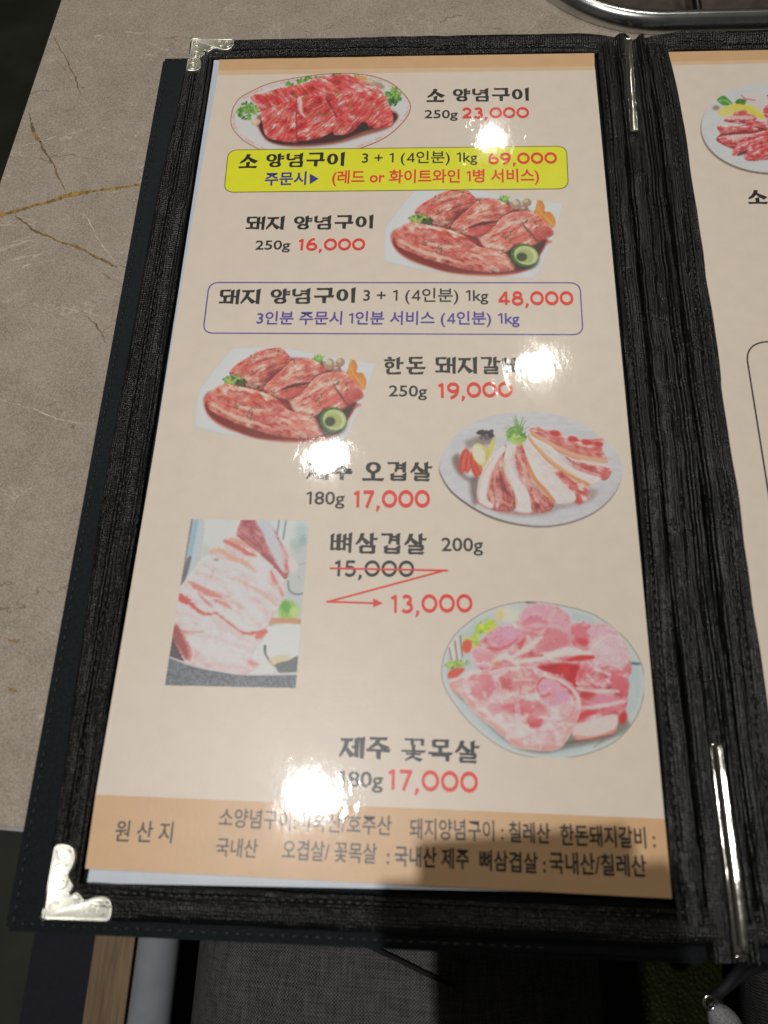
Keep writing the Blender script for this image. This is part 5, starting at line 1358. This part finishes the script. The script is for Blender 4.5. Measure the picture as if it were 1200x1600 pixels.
p.meat([(640, 58), (700, 50), (780, 58), (860, 90), (930, 200), (990, 320), (1015, 420), (990, 520), (960, 510), (900, 440), (840, 380), (760, 310), (640, 220), (595, 170)], 50, [(0, (138, 72, 76)), (0.4, (160, 86, 90)), (0.8, (184, 116, 120)), (1, (200, 146, 148))], 70, 34, 9, warp=6, fine=0.07)
p.poly([(750, 55), (860, 60), (905, 180), (960, 300), (985, 440), (960, 470), (900, 380), (840, 260), (800, 160)], (196, 198, 208), soft=16, al=0.9, tex=0.06); p.line([(800, 90), (850, 200), (880, 280)], [40, 46, 20], (170, 188, 212), soft=20, al=0.7)
st([(960, 270), (985, 360), (990, 460)], [24, 50, 30], (218, 150, 148)); st([(985, 380), (992, 420), (988, 450)], [10, 26, 10], (192, 84, 82)); p.ell(1035, 410, 34, 66, (222, 200, 196), -8, soft=14); st([(800, 330), (880, 400), (950, 480)], [24, 30, 14], (150, 66, 66), 0.7)
p.C = np.where(inside[..., None] > 0.0, p.C, C0_); p.C = C0_ * (1 - inside[..., None]) * 1.0 + p.C * inside[..., None]
edge_px = d < 2
p.A = inside; p.grain(5)
p.C = np.where((d < 0)[..., None], np.array(PAGE_RGB, float), p.C)
p.build('dish_photo', page, ZP, 'printed rectangular picture of a pale rib slab of pork held up by its bone')

# --- 6: pork neck slices covering a round blue-grey plate
p = Print(682, 936, 3.636, 1180, 900)
def T(*pts): return [(x - 7, y - 22) for x, y in pts]
PL6 = T((34, 430), (56, 320), (100, 240), (150, 185), (270, 98), (420, 48), (570, 36), (720, 58), (880, 100), (1000, 175), (1110, 280), (1180, 410), (1190, 540), (1150, 680), (1060, 800), (950, 872), (800, 918), (640, 930), (480, 908), (350, 850), (210, 740), (110, 620), (50, 520))
d = p.poly(PL6, (120, 112, 98), solid=True, soft=4)
n = fbm(p.X / 50, p.Y / 50, 14)
p.lay(sstep(2, 6, d), (186, 196, 194)); p.lay(sstep(4, 10, d) * (n > 0.55) * 0.4, (164, 182, 188)); p.lay(sstep(6, 12, d) * sstep(30, 18, d) * 0.5, (204, 208, 202)); p.lay(sstep(30, 40, d) * 0.4, (172, 184, 186))
p.line(T((520, 44), (572, 46)), 10, (80, 84, 82), soft=5); p.line(T((1115, 388), (1158, 390)), 14, (70, 96, 110), soft=6); p.line(T((905, 862), (960, 820)), 10, (130, 110, 92), soft=8, al=0.6)
p.poly(T((110, 520), (200, 640), (330, 770), (460, 868), (600, 900), (720, 880), (1040, 800), (1060, 690), (500, 600)), (98, 88, 80), soft=16, al=0.7)
p.parsley(235, 350, 115, 205, 40, 2, dark=(110, 140, 30), mid=(150, 182, 46), light=(188, 210, 90), r=(12, 24)); p.parsley(205, 275, 190, 300, 30, 3, dark=(80, 112, 30), mid=(132, 166, 48), light=(170, 196, 80), r=(9, 18)); p.parsley(150, 215, 190, 250, 16, 4, dark=(110, 130, 40), mid=(160, 180, 70), light=(210, 214, 130), r=(9, 16))
p.ell(403, 88, 66, 40, (232, 222, 192), 10, soft=16); p.ell(360, 92, 26, 36, (226, 190, 130), 20, soft=14, al=0.8); p.ell(446, 70, 34, 26, (204, 214, 190), soft=14, al=0.7)
p.ell(174, 268, 28, 40, (206, 84, 54), 8, soft=8); p.line(T((90, 290), (110, 380)), 26, (226, 216, 206), soft=6); p.line(T((122, 250), (136, 350)), 20, (216, 206, 196), soft=6)
for a in (((80, 300), (96, 384)), ((112, 262), (126, 372)), ((142, 230), (154, 350))): p.line(T(*a), 9, (120, 84, 66), soft=5, al=0.8)
p.parsley(48, 190, 350, 395, 40, 5, dark=(84, 112, 48), mid=(126, 154, 70), light=(160, 182, 104), r=(8, 16)); p.poly(T((72, 470), (84, 428), (150, 412), (165, 426), (120, 466)), (204, 78, 56), soft=7)
NECK = [(0, (186, 84, 92)), (0.3, (208, 118, 124)), (0.55, (222, 148, 152)), (0.8, (234, 184, 186)), (1, (242, 212, 210))]
p.meat(T((210, 330), (260, 260), (330, 190), (420, 172), (480, 130), (520, 80), (600, 52), (690, 62), (740, 100), (780, 160), (880, 158), (980, 186), (1060, 240), (1100, 330), (1110, 450), (1000, 480), (700, 460), (420, 440), (250, 420)), 15, NECK, 90, 34, 3, warp=6, shade=0.15, fine=0.1)
def lobe(cx, cy, rx, ry, an, c, edge_c=(240, 204, 202), ew=10):
    p.ell(cx - 7, cy - 22, rx + ew, ry + ew, edge_c, an, soft=12, al=0.7, warp=24, seed=int(cx)); p.ell(cx - 7, cy - 22, rx, ry, c, an, soft=14, tex=0.22, seed=int(cx), warp=26, al=0.9); p.ell(cx - 7 - rx * .2, cy - 22 - ry * .25, rx * .55, ry * .45, tuple(min(255, q * 1.12) for q in c), an, soft=18, al=0.7, warp=30, seed=int(cy)); p.line([(cx - 7 - rx * .6, cy - 18), (cx - 7, cy - 22 + ry * .3), (cx - 7 + rx * .5, cy - 24)], [3, 8, 3], tuple(q * 0.88 for q in c), soft=7, al=0.6, warp=26, seed=int(cx) % 80)
lobe(590, 120, 105, 62, -4, (224, 148, 160)); lobe(580, 168, 84, 42, 4, (210, 118, 130)); p.ell(570, 150, 50, 16, (234, 186, 188), 0, soft=10, al=0.7); lobe(712, 150, 62, 54, 30, (220, 150, 158))
lobe(845, 220, 88, 60, 14, (212, 112, 122)); p.ell(830, 245, 48, 20, (190, 70, 76), 12, soft=14, al=0.8); lobe(965, 235, 90, 60, 24, (228, 160, 172)); lobe(985, 330, 110, 76, 20, (230, 178, 184)); p.line(T((890, 300), (980, 230), (1060, 250)), 9, (240, 212, 210), soft=6)
lobe(665, 262, 104, 66, -18, (212, 122, 130)); lobe(400, 232, 92, 56, -12, (216, 138, 152)); p.ell(420, 198, 40, 34, (226, 160, 178), soft=12, al=0.8); p.line(T((300, 300), (390, 300), (470, 250)), [8, 22, 10], (196, 92, 100), soft=8, al=0.7); lobe(270, 350, 66, 40, 10, (218, 140, 146))
p.line(T((430, 360), (520, 300), (600, 240)), [20, 44, 20], (236, 208, 200), soft=14, al=0.9, warp=8); p.line(T((460, 380), (620, 350), (760, 320), (880, 335)), [20, 40, 46, 26], (240, 218, 210), soft=12, al=0.95, warp=8); p.line(T((530, 350), (610, 342)), 12, (188, 72, 78), soft=7, al=0.8)
p.line(T((760, 368), (830, 356), (896, 352)), [16, 30, 20], (188, 62, 58), soft=8); p.line(T((480, 300), (505, 250)), 22, (200, 90, 94), soft=12, al=0.8); p.line(T((340, 380), (400, 345), (470, 400)), [30, 40, 14], (238, 212, 204), soft=12, al=0.9); p.ell(345, 368, 22, 14, (222, 110, 96), soft=10, al=0.8)
p.meat(T((590, 400), (700, 380), (850, 380), (960, 395), (1060, 430), (1098, 490), (1092, 600), (1075, 680), (1040, 705), (1020, 780), (920, 815), (790, 815), (795, 700), (820, 600), (740, 500), (620, 440)), 12, NECK, 80, 30, 13, warp=5, shade=0.2)
p.poly(T((585, 405), (680, 388), (800, 395), (830, 440), (800, 520), (740, 480), (650, 440)), (160, 46, 48), soft=14, tex=0.25, tscale=30); p.ell(733, 420, 26, 30, (180, 66, 66), soft=8, al=0.7); p.meat(T((830, 400), (900, 390), (1000, 480), (990, 530), (880, 520), (800, 500)), 35, NECK, 60, 16, 17, warp=5)
p.poly(T((1000, 440), (1080, 470), (1094, 545), (1010, 540)), (206, 96, 104), soft=16, al=0.8); p.line(T((810, 530), (900, 545), (1040, 545)), [12, 22, 10], (240, 208, 204), soft=9, al=0.9, warp=6); p.poly(T((815, 570), (860, 548), (920, 570), (880, 600)), (150, 44, 46), soft=14, al=0.9); p.ell(960, 580, 90, 34, (222, 136, 150), 6, soft=14)
p.line(T((830, 640), (940, 630), (1080, 600)), [14, 26, 12], (240, 206, 202), soft=10, al=0.9, warp=6); p.line(T((808, 700), (860, 674), (910, 664)), [22, 34, 14], (196, 72, 74), soft=8); p.line(T((930, 665), (1010, 655), (1080, 625)), [10, 16, 8], (212, 120, 122), soft=8, al=0.8)
p.poly(T((798, 740), (900, 705), (1030, 680), (1015, 765), (900, 808), (790, 800)), (234, 200, 193), soft=10, tex=0.08); p.line(T((790, 800), (900, 808), (1015, 770)), 16, (214, 140, 122), soft=8, al=0.8); p.ell(1060, 675, 22, 36, (170, 56, 56), 18, soft=9)
p.line(T((740, 840), (860, 822), (1000, 795)), 9, (92, 70, 62), soft=8, al=0.8)
BIG = T((78, 495), (150, 462), (205, 425), (300, 430), (420, 410), (540, 410), (640, 440), (720, 470), (790, 525), (826, 600), (815, 690), (780, 770), (740, 838), (690, 878), (580, 884), (460, 866), (390, 810), (320, 750), (225, 672), (160, 590))
m = p.meat(BIG, 30, [(0, (220, 158, 158)), (0.45, (230, 188, 186)), (0.75, (237, 210, 206)), (1, (242, 222, 217))], 70, 26, 23, warp=5, edge=34, shade=0.12, fine=0.06)
db = p.sdf(BIG, True, 5, 83); p.lay(sstep(2, 10, db) * sstep(46, 22, db) * sstep(500, 700, p.X + p.Y * 0.9) * sstep(420, 520, p.Y) * 0.75, (224, 146, 138))
def lobe2(cx, cy, rx, ry, an, c): lobe(cx, cy, rx, ry, an, c, (236, 196, 196), 7)
lobe2(265, 515, 84, 74, 20, (208, 118, 126)); p.ell(232, 490, 28, 34, (220, 150, 160), soft=10, al=0.7); lobe2(420, 500, 70, 56, 10, (192, 102, 106)); lobe2(520, 490, 70, 76, -12, (210, 124, 126)); p.ell(410, 480, 34, 30, (170, 80, 84), soft=14, al=0.7); p.line(T((340, 450), (365, 500), (370, 540)), 9, (238, 204, 200), soft=6, al=0.8)
lobe2(345, 640, 54, 34, 4, (222, 146, 152)); lobe2(500, 640, 130, 42, 3, (206, 110, 118)); p.ell(440, 625, 60, 24, (196, 92, 100), 8, soft=14, al=0.7); lobe2(556, 718, 56, 28, 2, (204, 88, 94)); p.ell(560, 720, 30, 12, (184, 66, 72), soft=9, al=0.7)
lobe2(680, 545, 108, 84, 32, (222, 150, 168)); p.line(T((575, 520), (610, 470), (680, 476), (760, 540), (790, 590)), [8, 14, 16, 20, 14], (204, 84, 84), soft=7); p.line(T((580, 530), (610, 575), (650, 560)), 16, (206, 96, 100), soft=9, al=0.8); p.line(T((620, 455), (720, 490), (800, 560), (815, 640)), 16, (240, 206, 202), soft=8, al=0.9); p.line(T((640, 450), (730, 480), (812, 550)), 7, (214, 110, 110), soft=5, al=0.7)
lobe2(745, 655, 54, 44, -20, (226, 162, 164)); p.line(T((690, 720), (760, 700), (790, 640)), 10, (222, 142, 144), soft=8, al=0.8); p.line(T((600, 775), (700, 765), (770, 700)), 12, (226, 150, 148), soft=9, al=0.7); p.line(T((300, 690), (440, 760), (600, 810)), 34, (240, 216, 211), soft=20, al=0.5, warp=14)
mm = sstep(0.5, 0.68, fbm(p.X / 60, p.Y / 42, 91, 4)) * sstep(0, 12, p.sdf(BIG, True, 5, 83)) * 0.5
p.lay(mm, (218, 142, 146))
mm = sstep(0.56, 0.7, fbm(p.X / 46 + 5, p.Y / 34, 97, 4)) * sstep(0, 12, p.sdf(BIG, True, 5, 83)) * 0.45
p.lay(mm, (242, 220, 216)); p.line(T((130, 560), (90, 510), (150, 480)), 18, (226, 140, 134), soft=10, al=0.8)
gm = p.C.mean(-1, keepdims=True); p.C = np.clip((gm + (p.C - gm) * 1.3) * 0.96, 0, 255)
p.grain(); p.build('dish_photo', page, ZP, 'printed picture of pink pork neck slices on a round blue-grey plate')

# --- 7: pork cubes on the right-hand page, most of it beyond the picture edge
p = Print(1090, 128, 7.62, 1700, 1120, step=1.3)
def T(*pts): return [(x - 76, y - 61) for x, y in pts]
th = np.linspace(0, 2 * math.pi, 40, endpoint=False)
PL7 = [(890 + 856 * math.cos(a) - 0, 560 + 546 * math.sin(a)) for a in th]
d = p.poly(PL7, (116, 98, 84), solid=True, soft=9)
up = p.sdf([(x + 8, y - 22) for x, y in PL7])
p.lay(sstep(-2, 9, up), (198, 198, 200)); n = fbm(p.X / 120, p.Y / 60, 3); p.lay(sstep(0, 8, up) * (n > 0.55) * 0.4, (180, 184, 188))
p.poly(T((310, 260), (390, 225), (450, 270), (490, 330), (400, 345), (330, 310)), (70, 128, 58), soft=9, tex=0.3, tscale=40); p.line(T((330, 290), (400, 280), (470, 330)), 14, (140, 190, 110), soft=8, al=0.8); p.poly(T((520, 300), (580, 260), (660, 280), (640, 330), (560, 330)), (86, 120, 52), soft=9, tex=0.3, tscale=30); p.ell(220, 310, 44, 30, (120, 104, 80), soft=16, al=0.8)
p.poly(T((590, 215), (700, 200), (850, 220), (920, 300), (900, 340), (860, 300), (700, 260)), (218, 190, 190), soft=9); p.poly(T((650, 300), (760, 275), (860, 320), (890, 420), (800, 400), (700, 340)), (214, 186, 184), soft=9); p.line(T((600, 220), (650, 262), (760, 280)), 14, (190, 90, 84), soft=8)
p.poly(T((310, 440), (360, 370), (480, 330), (620, 335), (740, 380), (860, 480), (850, 505), (760, 480), (620, 420), (480, 450), (400, 478)), (222, 192, 100), soft=9, tex=0.12, tscale=50); p.line(T((480, 345), (620, 350), (760, 420), (850, 500)), 26, (232, 196, 40), soft=10); p.line(T((640, 345), (760, 370), (862, 470)), 20, (232, 200, 60), soft=8)
p.poly(T((300, 740), (420, 640), (700, 560), (900, 600), (900, 860), (640, 900), (470, 850), (360, 800)), (128, 44, 44), soft=12)
CUT = [(0, (160, 44, 48)), (0.35, (198, 70, 72)), (0.6, (214, 108, 106)), (0.85, (230, 164, 158)), (1, (240, 200, 192))]
for q, (pts, an) in enumerate(((T((860, 380), (960, 330), (1400, 360), (1500, 520), (1000, 600), (880, 480)), 10), (T((470, 470), (540, 415), (640, 425), (760, 470), (770, 510), (640, 560), (500, 550), (390, 530), (400, 505)), 6), (T((640, 540), (720, 515), (900, 545), (1100, 560), (1100, 640), (800, 600), (700, 590)), 8),
        (T((310, 590), (400, 575), (560, 590), (700, 580), (800, 625), (780, 650), (600, 650), (450, 670), (360, 680), (320, 630)), 4), (T((330, 720), (430, 700), (600, 690), (760, 670), (900, 640), (1000, 700), (820, 740), (600, 800), (450, 830), (350, 770)), -6), (T((485, 930), (520, 840), (600, 780), (760, 740), (900, 700), (1050, 720), (900, 820), (700, 870), (560, 930)), -24),
        (T((625, 960), (660, 890), (760, 830), (900, 790), (1200, 780), (1250, 940), (900, 990), (680, 1000)), -18), (T((1000, 560), (1250, 540), (1450, 640), (1400, 800), (1150, 780)), 20), (T((900, 230), (1000, 180), (1300, 240), (1250, 330), (980, 310)), 10))):
    p.meat(pts, an, CUT, 110, 26, 3 + 7 * q, warp=7, edge=50, soft=9, shade=0.35)
p.line(T((440, 730), (560, 710), (720, 700)), [40, 50, 30], (234, 182, 174), soft=14, al=0.85, warp=10); p.line(T((490, 500), (600, 480), (740, 490)), [30, 60, 30], (234, 180, 170), soft=16, al=0.8, warp=10); p.ell(530, 370, 60, 30, (176, 60, 60), -10, soft=16, al=0.8)
p.line(T((560, 930), (640, 900), (660, 880)), [30, 40, 20], (70, 40, 46), soft=16, al=0.8)
p.grain(); p.build('dish_photo', pageR, ZP, 'printed picture of cut pork pieces on a grey plate, running out of view')
